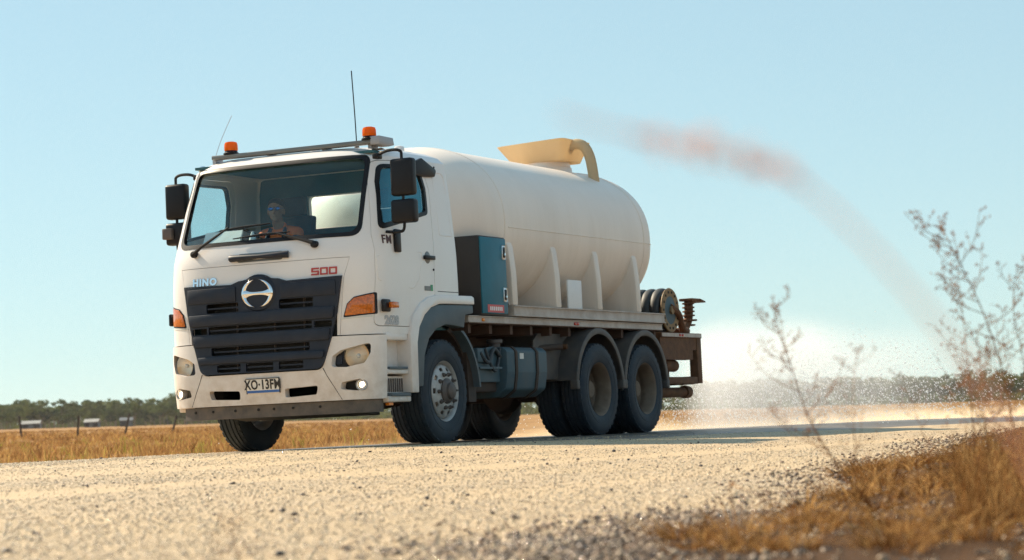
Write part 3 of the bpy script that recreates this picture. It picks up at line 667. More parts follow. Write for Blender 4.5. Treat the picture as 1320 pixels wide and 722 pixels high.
# glass and seals
glass_shell = boolean(loft(ZS, 0.014), loft([1.2, 1.6, 1.85, 2.0, 2.4, 2.78, 2.80], 0.022))
ws = link('windscreen', boolean(glass_shell.copy(), pm(grow(WS, 0.01), 'y', -2.2, -0.7), 'INTERSECT'), 'windscreen_glass', T, 40)
seal_shell = boolean(loft(ZS, -0.004), loft([1.2, 1.6, 1.85, 2.0, 2.4, 2.78, 2.82], 0.035))
ring = boolean(pm(grow(WS, 0.012), 'y', -2.2, -0.7), pm(grow(WS, -0.028), 'y', -2.4, -0.5))
link('windscreen_seal', boolean(seal_shell.copy(), ring, 'INTERSECT'), 'black_plastic', ws, 40)
b = NB(); box(b, -0.49, 0.49, 0.318, 0.326, 2.26, 2.57); link('rear_window', bm_mesh(b), 'windscreen_glass', T)
def place(me, M):
    me.transform(M); return me
for s, d in door_parts:
    dr = link('door', d, 'white_paint', T, 28)
    xr = (0.98, 1.6) if s > 0 else (-1.6, -0.98)
    wd = link('window', boolean(glass_shell.copy(), pm(grow(WIN, 0.008), 'x', *xr), 'INTERSECT'), 'side_glass', dr, 40)
    rg = boolean(pm(grow(WIN, 0.014), 'x', *xr), pm(grow(WIN, -0.022), 'x', xr[0]-0.2, xr[1]+0.2))
    link('window_seal', boolean(seal_shell.copy(), rg, 'INTERSECT'), 'black_plastic', dr, 40)
    # pressed panel: raised frame line round the lower door skin
    sx = lambda z: s*side_x(z)
    out = rounded([(-1.24, 1.57), (-0.62, 1.50), (-0.50, 1.60), (-0.40, 1.87), (-1.24, 1.80)], [0.03, 0.12, 0.12, 0.04, 0.03], 6)
    b = NB(); tube(b, [(s*(side_at(y, z)-0.006), y, z) for y, z in out], 0.010, 6, closed=True); obj('door_crease', b, 'white_paint', dr)
    b = NB(); box(b, min(sx(1.8), sx(1.8)+s*0.03), max(sx(1.8), sx(1.8)+s*0.03), -0.40, -0.19, 1.795, 1.835, 0.008); obj('door_handle', b, 'black_plastic', dr)
    b = NB(); lathe(b, [(0.0001, 0.006), (0.05, 0.006), (0.062, 0.0)], (sx(1.8)-s*0.001, -0.31, 1.815), 'x', 20); 
    for v in b.verts: v.co.x = s*abs(v.co.x)
    obj('handle_cup', b, 'light_bar', dr)
    b = NB(); tube(b, [(sx(1.7)-s*0.004, -0.20, 1.70), (sx(1.7)+s*0.008, -0.20, 1.70)], 0.012, 10); obj('lock', b, 'black_plastic', dr)
    # step lights / side marker
    b = NB(); box(b, min((s*side_at(-1.16, 1.32)), (s*side_at(-1.16, 1.32))+s*0.035), max((s*side_at(-1.16, 1.32)), (s*side_at(-1.16, 1.32))+s*0.035), -1.265, -1.12, 1.265, 1.385, 0.015); sm = obj('side_marker', b, 'black_plastic', T)
    b = NB(); box(b, min((s*side_at(-1.16, 1.32))+s*0.03, (s*side_at(-1.16, 1.32))+s*0.085), max((s*side_at(-1.16, 1.32))+s*0.03, (s*side_at(-1.16, 1.32))+s*0.085), -1.17, -1.045, 1.30, 1.36, 0.012); obj('lens', b, 'amber_lens', sm)
# door lettering (near side)
near_door = [o for o in T.children if o.name.startswith('door')][0]
def side_text(s, size, y0, z0, m, parent, name, ext=0.002, bold=0.0, sx=1.0, off=0.003, space=1.0):
    me = text_mesh(s, size, ext, bold, sx, space)
    for v in me.vertices:
        u, w, e = v.co; z = z0+w; v.co = (side_at(y0+u, z)+off+e, y0+u, z)
    return link(name, me, m, parent)
side_text('FM', 0.115, -1.085, 1.955, 'badge_dark', near_door, 'lettering', bold=0.002, sx=1.0, space=1.1)
side_text('2628', 0.115, -1.07, 1.185, 'badge_grey', near_door, 'number_lettering', bold=0.006, sx=1.05)
b = NB(); box(b, 1.236, 1.2395, -0.40, -0.28, 1.49, 1.535); obj('badge', b, 'light_bar', near_door)
b = NB(); box(b, 1.236, 1.2400, -0.278, -0.235, 1.49, 1.55); obj('badge', b, 'badge_green', near_door)
# cab rear quarter: pressed rectangle behind the door
out = rounded([(0.0, 1.47), (0.30, 1.47)], 0) if False else None
for s in (1, -1):
    pl = rounded([(-0.02, 2.05), (0.24, 2.05), (0.20, 2.68), (-0.04, 2.68)], [0.02, 0.02, 0.08, 0.02], 5)
    b = NB(); tube(b, [(s*(side_x(z)-0.006), y, z) for y, z in pl], 0.010, 6, closed=True); obj('quarter_crease', b, 'white_paint', T)
    b = NB(); tube(b, [(s*(side_x(1.47)-0.004), -0.13, 1.49), (s*(side_x(1.47)-0.004), 0.30, 1.49)], 0.006, 6); obj('quarter_seam', b, 'black_plastic', T)
    for yy in (-0.05, 0.03):
        b = NB(); tube(b, [(s*(side_x(2.73)-0.01), yy, 2.73), (s*(side_x(2.73)+0.006), yy, 2.73)], 0.012, 8); obj('cap_screw', b, 'black_plastic', T)
# cab wind shields on the rear of the doors (dark moulded deflector)
b = NB(); prism(b, rounded([(-0.45, 2.62), (-0.40, 2.76), (-0.28, 2.80), (0.02, 2.70), (-0.02, 2.63), (-0.2, 2.62)], 0.03), 'x', 1.165, 1.20, 0.008); obj('weather_shield', b, 'black_plastic', T)

# ---- front: lid handle, lettering, emblem, grille
def on_front(me, x0, z0, off):
    for v in me.vertices:
        u, w, e = v.co; x, z = x0+u, z0+w; v.co = (x, front_y(x, z)-off-e, z)
    return me
def front_plate(name, outline, off0, off1, m, parent, bev=0.0, sub=0.06, inner=None):
    """a plate following the curved front between outline (x,z); stands from off0 to off1 proud"""
    b = NB(); prism(b, outline, 'y', 0, 1); me = bm_mesh(b)
    if inner:
        for q in inner: me = boolean(me, pm(q, 'y', -0.5, 1.5))
    # slice in x so that it can bend
    b = NB(); b.from_mesh(me)
    xs = [p[0] for p in outline]; x = min(xs)+sub
    while x < max(xs)-0.01:
        bmesh.ops.bisect_plane(b, geom=b.verts[:]+b.edges[:]+b.faces[:], plane_co=(x, 0, 0), plane_no=(1, 0, 0)); x += sub
    zs = [p[1] for p in outline]; z = min(zs)+0.12
    while z < max(zs)-0.02:
        bmesh.ops.bisect_plane(b, geom=b.verts[:]+b.edges[:]+b.faces[:], plane_co=(0, 0, z), plane_no=(0, 0, 1)); z += 0.12
    for v in b.verts: v.co.y = front_y(v.co.x, v.co.z)-(off0+(off1-off0)*(1-v.co.y))
    bmesh.ops.recalc_face_normals(b, faces=b.faces)
    if bev:
        es = [e for e in b.edges if len(e.link_faces) == 2 and e.calc_face_angle(0) > 0.9]
        bmesh.ops.bevel(b, geom=es, offset=bev, segments=2, profile=0.5, affect='EDGES', clamp_overlap=True)
    return obj(name, b, m, parent, 30)
front_plate('lid_recess', rounded([(-0.27, 1.815), (0.27, 1.815), (0.27, 1.90), (-0.27, 1.90)], 0.04), -0.004, 0.003, 'light_bar', T)
b = NB(); tube(b, [(x, front_y(x, 1.86)-o_, 1.86) for x, o_ in ((-0.335, 0.012), (-0.28, 0.03), (0, 0.034), (0.28, 0.03), (0.335, 0.012))], [0.034, 0.032, 0.020, 0.032, 0.034], 12); obj('lid_handle', b, 'grille_plastic', T)
link('lettering', on_front(text_mesh('HINO', 0.092, 0.006, 0.005, 1.15, 1.2), -0.655, 1.650, 0.004), 'chrome', T)
DG = {'5': [(0, 0.5, 0.44, 0.5), (0, 0.5, 0, 1), (0, 0.95, 1, 0.95)], '0': []}
def digit(x0, z0, w, h, ch):
    st = h*0.20
    def bar(a, b_, c, d): front_plate('model_lettering', [(x0+a*w, z0+c*h), (x0+b_*w, z0+c*h), (x0+b_*w, z0+d*h), (x0+a*w, z0+d*h)], 0.0, 0.008, 'badge_red', T)
    f = st/w; g = 0.20
    bar(0, 1, 1-g, 1); bar(0, 1, 0, g)
    if ch == '5': bar(0, f, 0.40+g, 1-g); bar(0, 1, 0.40, 0.40+g); bar(1-f, 1, g, 0.40)
    else: bar(0, f, g, 1-g); bar(1-f, 1, g, 1-g)
for k_, ch_ in enumerate('500'): digit(0.592+k_*0.094, 1.640, 0.080, 0.070, ch_)
# grille surround with its emblem hump
gt = []
for x in np.linspace(0.915, -0.915, 41):
    z = 1.60+0.02*(abs(x)/0.9)
    if abs(x) < 0.36: z = max(z, 1.505+0.86*math.sqrt(max(0, 0.214**2-x*x)) if abs(x) < 0.214 else 0, 1.60+0.045*max(0, 1-abs(abs(x)-0.20)/0.14))
    gt.append((float(x), float(z)))
GR = gt+rounded([(-0.915, 1.60), (-0.86, 1.28), (-0.80, 1.05), (-0.70, 0.755), (0.70, 0.755), (0.80, 1.05), (0.86, 1.28), (0.915, 1.60)], [0, 0, 0, 0.10, 0.10, 0, 0, 0], 5)[1:-1]
def slot(x0, x1, z0, z1): return rounded([(x0, z0), (x1, z0), (x1+0.0, z1), (x0, z1)], 0.015, 3)
holes = [slot(-0.62, -0.235, 1.345, 1.435), slot(0.235, 0.62, 1.345, 1.435), slot(-0.60, 0.60, 1.140, 1.215), slot(0.62, 0.81, 1.145, 1.205), slot(-0.81, -0.62, 1.145, 1.205),
         slot(-0.57, 0.57, 0.935, 1.012),
         slot(-0.50, -0.22, 0.770, 0.845), slot(-0.16, 0.16, 0.765, 0.845), slot(0.22, 0.50, 0.770, 0.845)]
gr = front_plate('grille', GR, 0.006, 0.030, 'grille_plastic', T, 0.0, inner=holes)
# proud horizontal bars across the grille
for z0, z1, xw in ((1.225, 1.335, 0.83), (1.025, 1.128, 0.78), (0.855, 0.925, 0.72), (1.445, 1.585, 0.86)):
    if z0 > 1.4:
        for s in (-1, 1): front_plate('grille_bar', rounded([(min(s*0.26, s*xw), z0), (max(s*0.26, s*xw), z0), (max(s*0.26, s*xw), z1), (min(s*0.26, s*xw), z1)], 0.012, 3), 0.030, 0.042, 'grille_plastic', gr, 0.005)
    else:
        front_plate('grille_bar', rounded([(-xw, z0), (xw, z0), (xw*1.02, z1), (-xw*1.02, z1)], 0.015, 3), 0.030, 0.055, 'grille_plastic', gr, 0.008)
for z, xw in ((1.39, 0.62), (1.178, 0.60), (0.97, 0.55), (0.808, 0.50)):          # thin slats inside the openings
    front_plate('slat', [(-xw, z-0.007), (xw, z-0.007), (xw, z+0.007), (-xw, z+0.007)], -0.02, 0.012, 'grille_plastic', gr)
b = NB(); box(b, -0.8, 0.8, -1.36, -1.30, 0.62, 1.55); obj('radiator', b, 'radiator', T)
for x in (-0.36, 0.08, 0.42):
    b = NB(); tube(b, [(x, -1.39, 0.80), (x+0.02, -1.39, 1.45)], 0.012, 6); obj('radiator_bracket', b, 'hub_metal', T)
# emblem: dark dish, chrome ring broken top and bottom, chrome waist bar
EZ = 1.505; ey0 = front_y(0, EZ)
em = NB(); lathe(em, [(0.0001, -0.045), (0.185, -0.045), (0.203, -0.03), (0.208, 0.0)], (0, 0, 0), 'y', 48)
for v in em.verts: v.co = Vector((v.co.x, ey0+v.co.y, EZ+v.co.z*0.86))
emb = obj('emblem_dish', em, 'grille_plastic', T)
yy0 = ey0-0.047
def arc_band(a0, a1):
    b = NB(); n = 26; A_ = []
    for i in range(n+1):
        a = R(a0+(a1-a0)*i/n); t = i/n; k = 0.30+0.70*math.sin(math.pi*t)
        o_, i_ = 1.0, 1.0-0.27*k; m_ = (o_+i_)/2; c, s_ = math.cos(a), math.sin(a)
        A_.append([b.verts.new((r_*0.184*c, yy0+d_, EZ+r_*0.139*s_)) for r_, d_ in ((o_, 0.002), (o_-0.02, -0.010), (m_, -0.015), (i_+0.02, -0.010), (i_, 0.002))])
    for p, q in zip(A_, A_[1:]):
        for k in range(4): b.faces.new((p[k], p[k+1], q[k+1], q[k]))
    return b
for a0, a1 in ((99, 261), (-81, 81)): obj('emblem_arc', arc_band(a0, a1), 'chrome', emb, 60)
b = NB(); hb = []
for x in np.linspace(-0.165, 0.165, 21):
    hw = 0.017+0.040*(abs(x)/0.165)**3; hb.append([b.verts.new((x, yy0+d_, EZ+hw*k_)) for k_, d_ in ((1, 0.0), (0.8, -0.012), (0, -0.016), (-0.8, -0.012), (-1, 0.0))])
for p, q in zip(hb, hb[1:]):
    for k in range(4): b.faces.new((p[k], p[k+1], q[k+1], q[k]))
obj('emblem_bar', b, 'chrome', emb, 60)

# ---- corner panels' indicators, bumper, lamps
for s in (1, -1):
    q = [(0.925, 1.238), (1.175, 1.258), (1.175, 1.44), (1.02, 1.405), (0.96, 1.35)]
    q = [(s*x, z) for x, z in q]
    front_plate('indicator', rounded(q, 0.012, 3), -0.01, 0.014, 'amber_lens', T, 0.004, sub=0.04)
    q2 = grow(q, 0.014)
    front_plate('indicator_trim', rounded(q2, 0.012, 3), -0.012, 0.006, 'black_plastic', T, sub=0.04)
    front_plate('corner_seam', [(s*0.885, 1.205), (s*1.17, 1.222), (s*1.17, 1.236), (s*0.885, 1.219)], -0.01, 0.004, 'dash_light', T, sub=0.04)
BZ = [0.45, 0.52, 0.6, 0.7, 0.8, 0.9, 1.0, 1.03, 1.05]
bump = boolean(loft(BZ, -0.012), loft([0.40, 0.6, 0.8, 1.0, 1.10], 0.06))
bump = boolean(bump, pm([(-2, -1.19), (2, -1.19), (2, 2), (-2, 2)], 'z', 0, 3))
bump = boolean(bump, pm(grow(rounded([(-0.79, 1.30), (-0.79, 1.04), (-0.69, 0.745), (0.69, 0.745), (0.79, 1.04), (0.79, 1.30)], [0, 0, 0.10, 0.10, 0, 0], 5), 0.006), 'y', -2, -1.0))
HL = [(0.785, 0.765), (0.935, 0.757), (1.10, 0.79), (1.145, 0.885), (1.15, 0.98), (0.885, 0.918), (0.80, 0.868)]
FG = [(0.86, 0.552), (1.03, 0.532), (1.10, 0.59), (1.055, 0.645), (0.88, 0.617)]
for s in (1, -1):
    bump = boolean(bump, pm(rounded([(s*x, z) for x, z in HL], 0.03, 4), 'y', -2, -1.0))
    bump = boolean(bump, pm(rounded([(s*x, z) for x, z in FG], 0.02, 3), 'y', -2, -1.0))
    bump = boolean(bump, pm(rounded([(s*0.26, 0.50), (s*0.61, 0.515), (s*0.635, 0.60), (s*0.26, 0.585)], 0.025, 4), 'y', -2, -1.0))
bo = link('bumper', bump, 'bumper_paint', T, 30)
for s in (1, -1):   # seams between centre and corner sections
    b = NB(); tube(b, [(s*x, front_y(x, z)-0.0125, z) for x, z in ((0.70, 0.76), (0.74, 0.68), (0.80, 0.58), (0.87, 0.455))], 0.0035, 6); obj('bumper_seam', b, 'black_plastic', bo)
    # headlight: black housing, reflector bowl, bulb, clear lens
    hl = front_plate('headlight', rounded([(s*0.74, 0.70), (s*1.165, 0.70), (s*1.165, 1.02), (s*0.74, 1.02)], 0.03, 4), -0.075, -0.06, 'black_plastic', T, sub=0.05, inner=[[(s*1.0+0.120*math.cos(a), 0.862+0.120*math.sin(a)) for a in np.linspace(0, 2*math.pi, 29)[:-1]]])
    cx, cz, rr = s*1.0, 0.862, 0.124
    n_out = Vector((s*0.28, -0.96, 0)).normalized()
    yb = front_y(cx, cz)+0.10
    b = NB(); lathe(b, [(rr, 0.0), (rr*0.98, 0.02), (rr*0.86, 0.05), (rr*0.6, 0.085), (rr*0.25, 0.10), (0.0001, 0.102)], (0, 0, 0), 'y', 32)
    me = bm_mesh(b); me.transform(Matrix.Translation((cx, front_y(cx, cz)+0.055, cz)) @ Vector((0, -1, 0)).rotation_difference(n_out).to_matrix().to_4x4()); link('reflector', me, 'lamp_bowl', hl, 60)
    b = NB(); bmesh.ops.create_uvsphere(b, u_segments=12, v_segments=8, radius=0.022); me = bm_mesh(b); me.transform(Matrix.Translation((cx, front_y(cx, cz)+0.09, cz))); link('bulb', me, 'plate_white', hl, 60)
    b = NB(); lathe(b, [(rr*1.0, 0.0), (rr*0.97, -0.018), (rr*0.8, -0.038), (rr*0.5, -0.052), (0.0001, -0.058)], (0, 0, 0), 'y', 32)
    me = bm_mesh(b); me.transform(Matrix.Translation((cx, front_y(cx, cz)+0.065, cz)) @ Vector((0, -1, 0)).rotation_difference(n_out).to_matrix().to_4x4()); link('lens', me, 'lamp_glass', hl, 60)
    front_plate('inner_lamp', rounded([(s*x, z) for x, z in ((0.80, 0.785), (0.865, 0.79), (0.865, 0.88), (0.81, 0.855))], 0.02, 3), -0.062, -0.050, 'grille_plastic', hl, sub=0.05)
    fg = front_plate('fog_lamp', rounded([(s*x, z) for x, z in grow(FG, 0.01)], 0.02, 3), -0.12, -0.10, 'dark_void', T, sub=0.05)
    fx, fz = s*1.05, 0.588
    for nm, mt, pr in (('bezel', 'rim_steel', [(0.056, 0.03), (0.060, -0.012), (0.052, -0.026), (0.042, -0.020), (0.040, 0.02)]), ('lens', 'lit_bulb', [(0.030, 0.004), (0.027, -0.006), (0.012, -0.013), (0.0001, -0.015)])):
        b = NB(); lathe(b, pr, (0, 0, 0), 'y', 24); me = bm_mesh(b); me.transform(Matrix.Translation((fx, front_y(fx, fz)+0.012, fz)) @ Vector((0, -1, 0)).rotation_difference(n_out).to_matrix().to_4x4()); link(nm, me, mt, fg, 50)
b = NB(); box(b, -0.95, 0.95, -1.30, -1.24, 0.40, 0.72); obj('bumper_backing', b, 'dark_void', bo)
# number plate
pl = front_plate('number_plate', rounded([(-0.170, 0.555), (0.208, 0.555), (0.208, 0.692), (-0.170, 0.692)], 0.012, 3), 0.016, 0.024, 'plate_white', T)
link('plate_lettering', on_front(text_mesh('XO\u00b713FM', 0.125, 0.001, 0.0035, 0.80, 1.05), 0.019, 0.632, 0.026), 'letter_black', pl)
front_plate('plate_strip', [(-0.166, 0.558), (0.204, 0.558), (0.204, 0.582), (-0.166, 0.582)], 0.024, 0.0255, 'plate_blue', pl)
for a in ((-0.174, -0.168), (0.206, 0.212)): front_plate('plate_edge', [(a[0], 0.552), (a[1], 0.552), (a[1], 0.695), (a[0], 0.695)], 0.016, 0.027, 'letter_black', pl)
front_plate('plate_edge', [(-0.174, 0.689), (0.212, 0.689), (0.212, 0.696), (-0.174, 0.696)], 0.016, 0.027, 'letter_black', pl)
# steel bar under the bumper
bars = []
b = NB(); prev = None
for x in np.linspace(-1.01, 1.165, 30):
    y = front_y(min(abs(x), 1.19), 0.45)+0.02
    cur = [b.verts.new((x, y, 0.325)), b.verts.new((x, y, 0.445)), b.verts.new((x, y+0.06, 0.445)), b.verts.new((x, y+0.06, 0.325))]
    if prev:
        for k in range(4): b.faces.new((prev[k], prev[(k+1) % 4], cur[(k+1) % 4], cur[k]))
    else: b.faces.new(cur[::-1])
    prev = cur
b.faces.new(prev); bb = obj('steel_bar', b, 'bumper_bar', T)
for x in (-0.85, -0.62, -0.08, 0.10, 0.32, 0.62, -0.35):
    b = NB(); y = front_y(x, 0.45)+0.02; lathe(b, [(0.014, 0.0), (0.012, -0.010), (0.0001, -0.011)], (x, y, 0.40), 'y', 8); obj('bolt', b, 'dark_void', bb)
# wipers
for x0, pts_arm, bl in ((-0.80, [(-0.80, 1.93), (-0.70, 2.00), (-0.40, 2.17)], [(-0.52, 2.15), (-0.24, 2.165), (0.08, 2.18)]),
                        (0.62, [(0.62, 1.95), (0.50, 1.985), (0.18, 2.075)], [(-0.34, 2.055), (0.0, 2.075), (0.20, 2.075), (0.32, 2.078)])):
    wp = NB(); tube(wp, [(x, front_y(x, z)-0.05, z) for x, z in pts_arm], [0.022, 0.016, 0.009], 8); wo = obj('wiper', wp, 'black_plastic', T)
    b = NB(); tube(b, [(x, front_y(x, z)-0.022, z) for x, z in bl], [0.005, 0.014, 0.006] if len(bl) == 3 else [0.005, 0.014, 0.012, 0.005], 6); obj('wiper_blade', b, 'black_plastic', wo)
    b = NB(); lathe(b, [(0.034, 0.03), (0.034, -0.045), (0.022, -0.062), (0.0001, -0.064)], (x0, front_y(x0, 1.935), 1.935), 'y', 16); obj('wiper_pivot', b, 'black_plastic', wo)

# ---- roof: light bar, beacons, marker lamps, aerials
b = NB(); box(b, -0.86, 1.08, -0.98, -0.88, 2.898, 2.940, 0.008); lb = obj('light_bar', b, 'light_bar', T)
b = NB(); prism(b, [(-0.99, 2.885), (-0.80, 2.875), (-0.70, 2.895), (-0.72, 2.965), (-0.99, 2.968)], 'x', 1.02, 1.13, 0.008); obj('end_bracket', b, 'bar_grey', lb)
for x in (-0.86, -0.2, 0.45, 0.98):
    b = NB(); box(b, x-0.02, x+0.02, -0.93, -0.80, 2.86, 2.92); obj('foot', b, 'bar_grey', lb)
for x in (-0.65, 0.98):
    bc = NB(); lathe(bc, [(0.080, 0.0), (0.080, 0.012), (0.066, 0.022), (0.062, 0.040)], (x, -0.93, 2.941), 'z', 24, cap0=True, cap1=True); bo_ = obj('beacon', bc, 'black_plastic', T)
    b = NB(); lathe(b, [(0.066, 0.036), (0.070, 0.045), (0.068, 0.095), (0.060, 0.118), (0.035, 0.126), (0.0001, 0.127)], (x, -0.93, 2.941), 'z', 28, cap0=True); obj('beacon_lens', b, 'beacon_lens', bo_, 50)
    b = NB(); tube(b, [(x, -0.93, 2.98), (x, -0.93, 3.045)], 0.022, 10); obj('reflector', b, 'chrome', bo_)
for s in (1, -1):
    b = NB(); bmesh.ops.create_uvsphere(b, u_segments=14, v_segments=8, radius=0.05); me = bm_mesh(b); me.transform(Matrix.Translation((s*1.055, front_y(1.055, 2.83)-0.0, 2.83)) @ Matrix.Diagonal((1.1, 0.7, 0.7, 1))); link('marker_lamp', me, 'chrome', T, 60)
b = NB(); tube(b, smoothline([(0.72, -0.74, 2.90), (0.712, -0.74, 3.2), (0.695, -0.745, 3.66)], 5), [0.008]*11 if False else 0.0065, 6); an = obj('aerial', b, 'black_plastic', T)
b = NB(); lathe(b, [(0.03, 0), (0.02, 0.03), (0.008, 0.06)], (0.72, -0.74, 2.895), 'z', 12, cap0=True); obj('aerial_base', b, 'black_plastic', an)
b = NB(); tube(b, smoothline([(-1.0, -0.75, 2.86), (-0.95, -0.68, 3.1), (-0.86, -0.58, 3.38)], 5), 0.0032, 6); obj('aerial', b, 'bar_grey', T)
b = NB(); lathe(b, [(0.06, 0), (0.055, 0.03), (0.03, 0.05), (0.0001, 0.055)], (0.15, -0.6, 2.90), 'z', 16); obj('roof_dome', b, 'white_paint', T)
b = NB(); box(b, 0.86, 0.94, -0.25, -0.15, 2.88, 2.95, 0.02); obj('roof_horn', b, 'white_paint', T)

# ---- mirrors
for s in (1, -1):
    yc = -1.06 if s > 0 else -0.80
    xo = 1.42
    mr_ = NB(); t = NB(); box(t, s*xo-0.125, s*xo+0.125, yc-0.055, yc+0.055, 2.36, 2.715, 0.03, 3)
    join(mr_, t); mo = obj('mirror', mr_, 'black_plastic', T)
    b = NB(); box(b, s*xo-0.105, s*xo+0.105, yc+0.053, yc+0.059, 2.385, 2.69); obj('mirror_glass', b, 'chrome', mo)
    b = NB(); box(b, s*xo-0.13, s*xo+0.13, yc-0.06, yc+0.06, 2.10, 2.325, 0.03, 3); m2 = obj('mirror', b, 'black_plastic', T)
    b = NB(); box(b, s*xo-0.10, s*xo+0.10, yc+0.058, yc+0.064, 2.13, 2.295); obj('mirror_glass', b, 'chrome', m2)
    b = NB(); tube(b, smoothline([(s*1.14, yc-0.02, 2.76), (s*1.26, yc-0.02, 2.80), (s*(xo-0.02), yc-0.02, 2.79), (s*xo, yc-0.02, 2.70), (s*xo, yc-0.02, 2.30), (s*xo, yc-0.02, 2.06), (s*(xo-0.06), yc-0.02, 2.02), (s*1.215, yc-0.02, 2.03)], 5), 0.015, 8); obj('mirror_arm', b, 'black_plastic', T)
    b = NB(); box(b, s*1.145-0.035, s*1.145+0.035, yc-0.06, yc+0.03, 2.73, 2.785, 0.012); obj('mirror_bracket', b, 'black_plastic', T)
b = NB(); box(b, 1.225, 1.265, -0.975, -0.875, 1.84, 2.06, 0.012); obj('mirror_foot', b, 'black_plastic', T)
b = NB(); box(b, -1.56, -1.44, -0.90, -0.84, 2.16, 2.27, 0.01); obj('camera_unit', b, 'hub_metal', T)

# ---- wings, steps
for s in (1, -1):
    xi, xo = (0.95, 1.262) if s > 0 else (-1.262, -0.95)
    OUT = [(-0.77, 0.50), (-0.765, 1.06), (-0.69, 1.235), (-0.54, 1.355), (-0.37, 1.425), (-0.17, 1.452), (0.555, 1.462), (0.60, 1.445)]
    INN = [(0.60, 1.375), (0.10, 1.37), (-0.14, 1.365), (-0.32, 1.325), (-0.46, 1.25), (-0.575, 1.13), (-0.625, 0.98), (-0.635, 0.50)]
    b = NB(); prism(b, OUT+INN, 'x', xi, xo, 0.012); obj('front_wing', b, 'white_paint', T, 40)
    O2 = [(-0.632, 0.56), (-0.622, 0.98), (-0.572, 1.127), (-0.458, 1.247), (-0.318, 1.322), (-0.14, 1.362), (0.60, 1.372)]
    I2 = [(0.60, 1.29), (0.43, 1.27), (0.39, 1.14), (0.18, 1.16), (0.0, 1.165), (-0.2, 1.12), (-0.36, 1.02), (-0.46, 0.86), (-0.51, 0.56)]
    b = NB(); prism(b, O2+I2, 'x', (xi if s > 0 else xi+0.02), (xo-0.02 if s > 0 else xo), 0.01); obj('wing_flare', b, 'fender_plastic', T, 40)
    # rear half of the guard
    pts_o = [(0.0+0.72*math.cos(a), 0.50+0.72*math.sin(a)) for a in np.linspace(R(58), R(4), 12)]; pts_i = [(0.69*math.cos(a), 0.50+0.69*math.sin(a)) for a in np.linspace(R(4), R(62), 12)]
    b = NB(); prism(b, pts_o+pts_i, 'x', 0.62*s if s > 0 else -1.235, 1.235 if s > 0 else -0.62); obj('mudguard', b, 'fender_plastic', T, 40)
    pts_o = [(0.71*math.cos(a), 0.50+0.71*math.sin(a)) for a in np.linspace(R(170), R(6), 26)]; pts_i = [(0.66*math.cos(a), 0.50+0.66*math.sin(a)) for a in np.linspace(R(6), R(170), 26)]
    b = NB(); prism(b, pts_o+pts_i, 'x', min(s*0.60, s*1.12), max(s*0.60, s*1.12)); obj('wheel_arch_liner', b, 'chassis', T, 40)
    b = NB(); prism(b, rounded([(0.58, 0.40), (0.74, 0.40), (0.745, 0.70), (0.66, 0.95), (0.56, 0.95)], 0.02), 'x', min(s*0.66, s*1.16), max(s*0.66, s*1.16)); obj('mud_flap', b, 'chassis', T, 40)
    # entry steps between bumper and wing
    b = NB(); prism(b, [(-1.20, 1.055), (-0.765, 1.055), (-0.765, 0.70), (-1.20, 0.70)], 'x', min(s*0.80, s*1.10), max(s*0.80, s*1.10)); obj('step_well', b, 'bumper_paint', T)
    b = NB(); box(b, min(s*0.90, s*1.232), max(s*0.90, s*1.232), -1.188, -0.775, 1.00, 1.075, 0.015); obj('sill', b, 'white_paint', T)
    b = NB(); box(b, min(s*0.9, s*1.225), max(s*0.9, s*1.225), -1.185, -0.772, 0.68, 0.725, 0.01); st = obj('step', b, 'bumper_paint', T)
    b = NB(); box(b, min(s*1.08, s*1.236), max(s*1.08, s*1.236), -1.15, -0.80, 0.722, 0.748, 0.006); obj('step_tread', b, 'fender_plastic', st)
    b = NB(); box(b, min(s*0.9, s*1.225), max(s*0.9, s*1.225), -1.185, -0.74, 0.415, 0.47, 0.012); st = obj('step', b, 'bumper_paint', T)
    b = NB(); box(b, min(s*1.08, s*1.238), max(s*1.08, s*1.238), -1.13, -0.76, 0.468, 0.50, 0.006); obj('step_tread', b, 'fender_plastic', st)
    b = NB(); box(b, min(s*0.9, s*1.15), max(s*0.9, s*1.15), -1.185, -0.76, 0.47, 0.66); obj('step_riser', b, 'bumper_paint', st)
    for k in range(9):
        y = -1.14+k*0.042; b = NB(); box(b, min(s*1.148, s*1.162), max(s*1.148, s*1.162), y, y+0.018, 0.51, 0.64, 0.004); obj('tread_rib', b, 'hub_metal', st)
    b = NB(); box(b, min(s*1.15, s*1.19), max(s*1.15, s*1.19), -1.12, -1.04, 0.385, 0.41); obj('step_marker', b, 'reflector_amber', T)

# ---- cab inside
b = NB(); box(b, -1.12, 1.12, -1.22, 0.28, 1.12, 1.35); obj('cab_floor', b, 'interior_trim', T)
b = NB(); prism(b, rounded([(-1.27, 1.40), (-0.90, 1.40), (-0.84, 1.90), (-0.92, 2.02), (-1.25, 1.995)], 0.04), 'x', -1.0, 1.0, 0.01)
dsh = obj('dashboard', b, 'interior_trim', T)
b = NB(); prism(b, [(-1.30, 2.005), (-1.05, 2.03), (-1.05, 2.036), (-1.30, 2.012)], 'x', -0.93, -0.18); obj('dash_tray', b, 'dash_light', dsh)
b = NB(); prism(b, [(-1.30, 2.0), (-1.27, 2.0), (-1.20, 2.15), (-1.215, 2.155)], 'x', -0.80, -0.36); obj('lit_dash_sheet', b, 'sticker_white', dsh)  # white sheet added to stand in for the brightly lit dash top
b = NB(); lathe(b, [(0.05, 0), (0.012, 0.11), (0.0001, 0.112)], (-0.24, -1.22, 2.02), 'z', 16, cap0=True); obj('dash_cone', b, 'sticker_white', dsh)
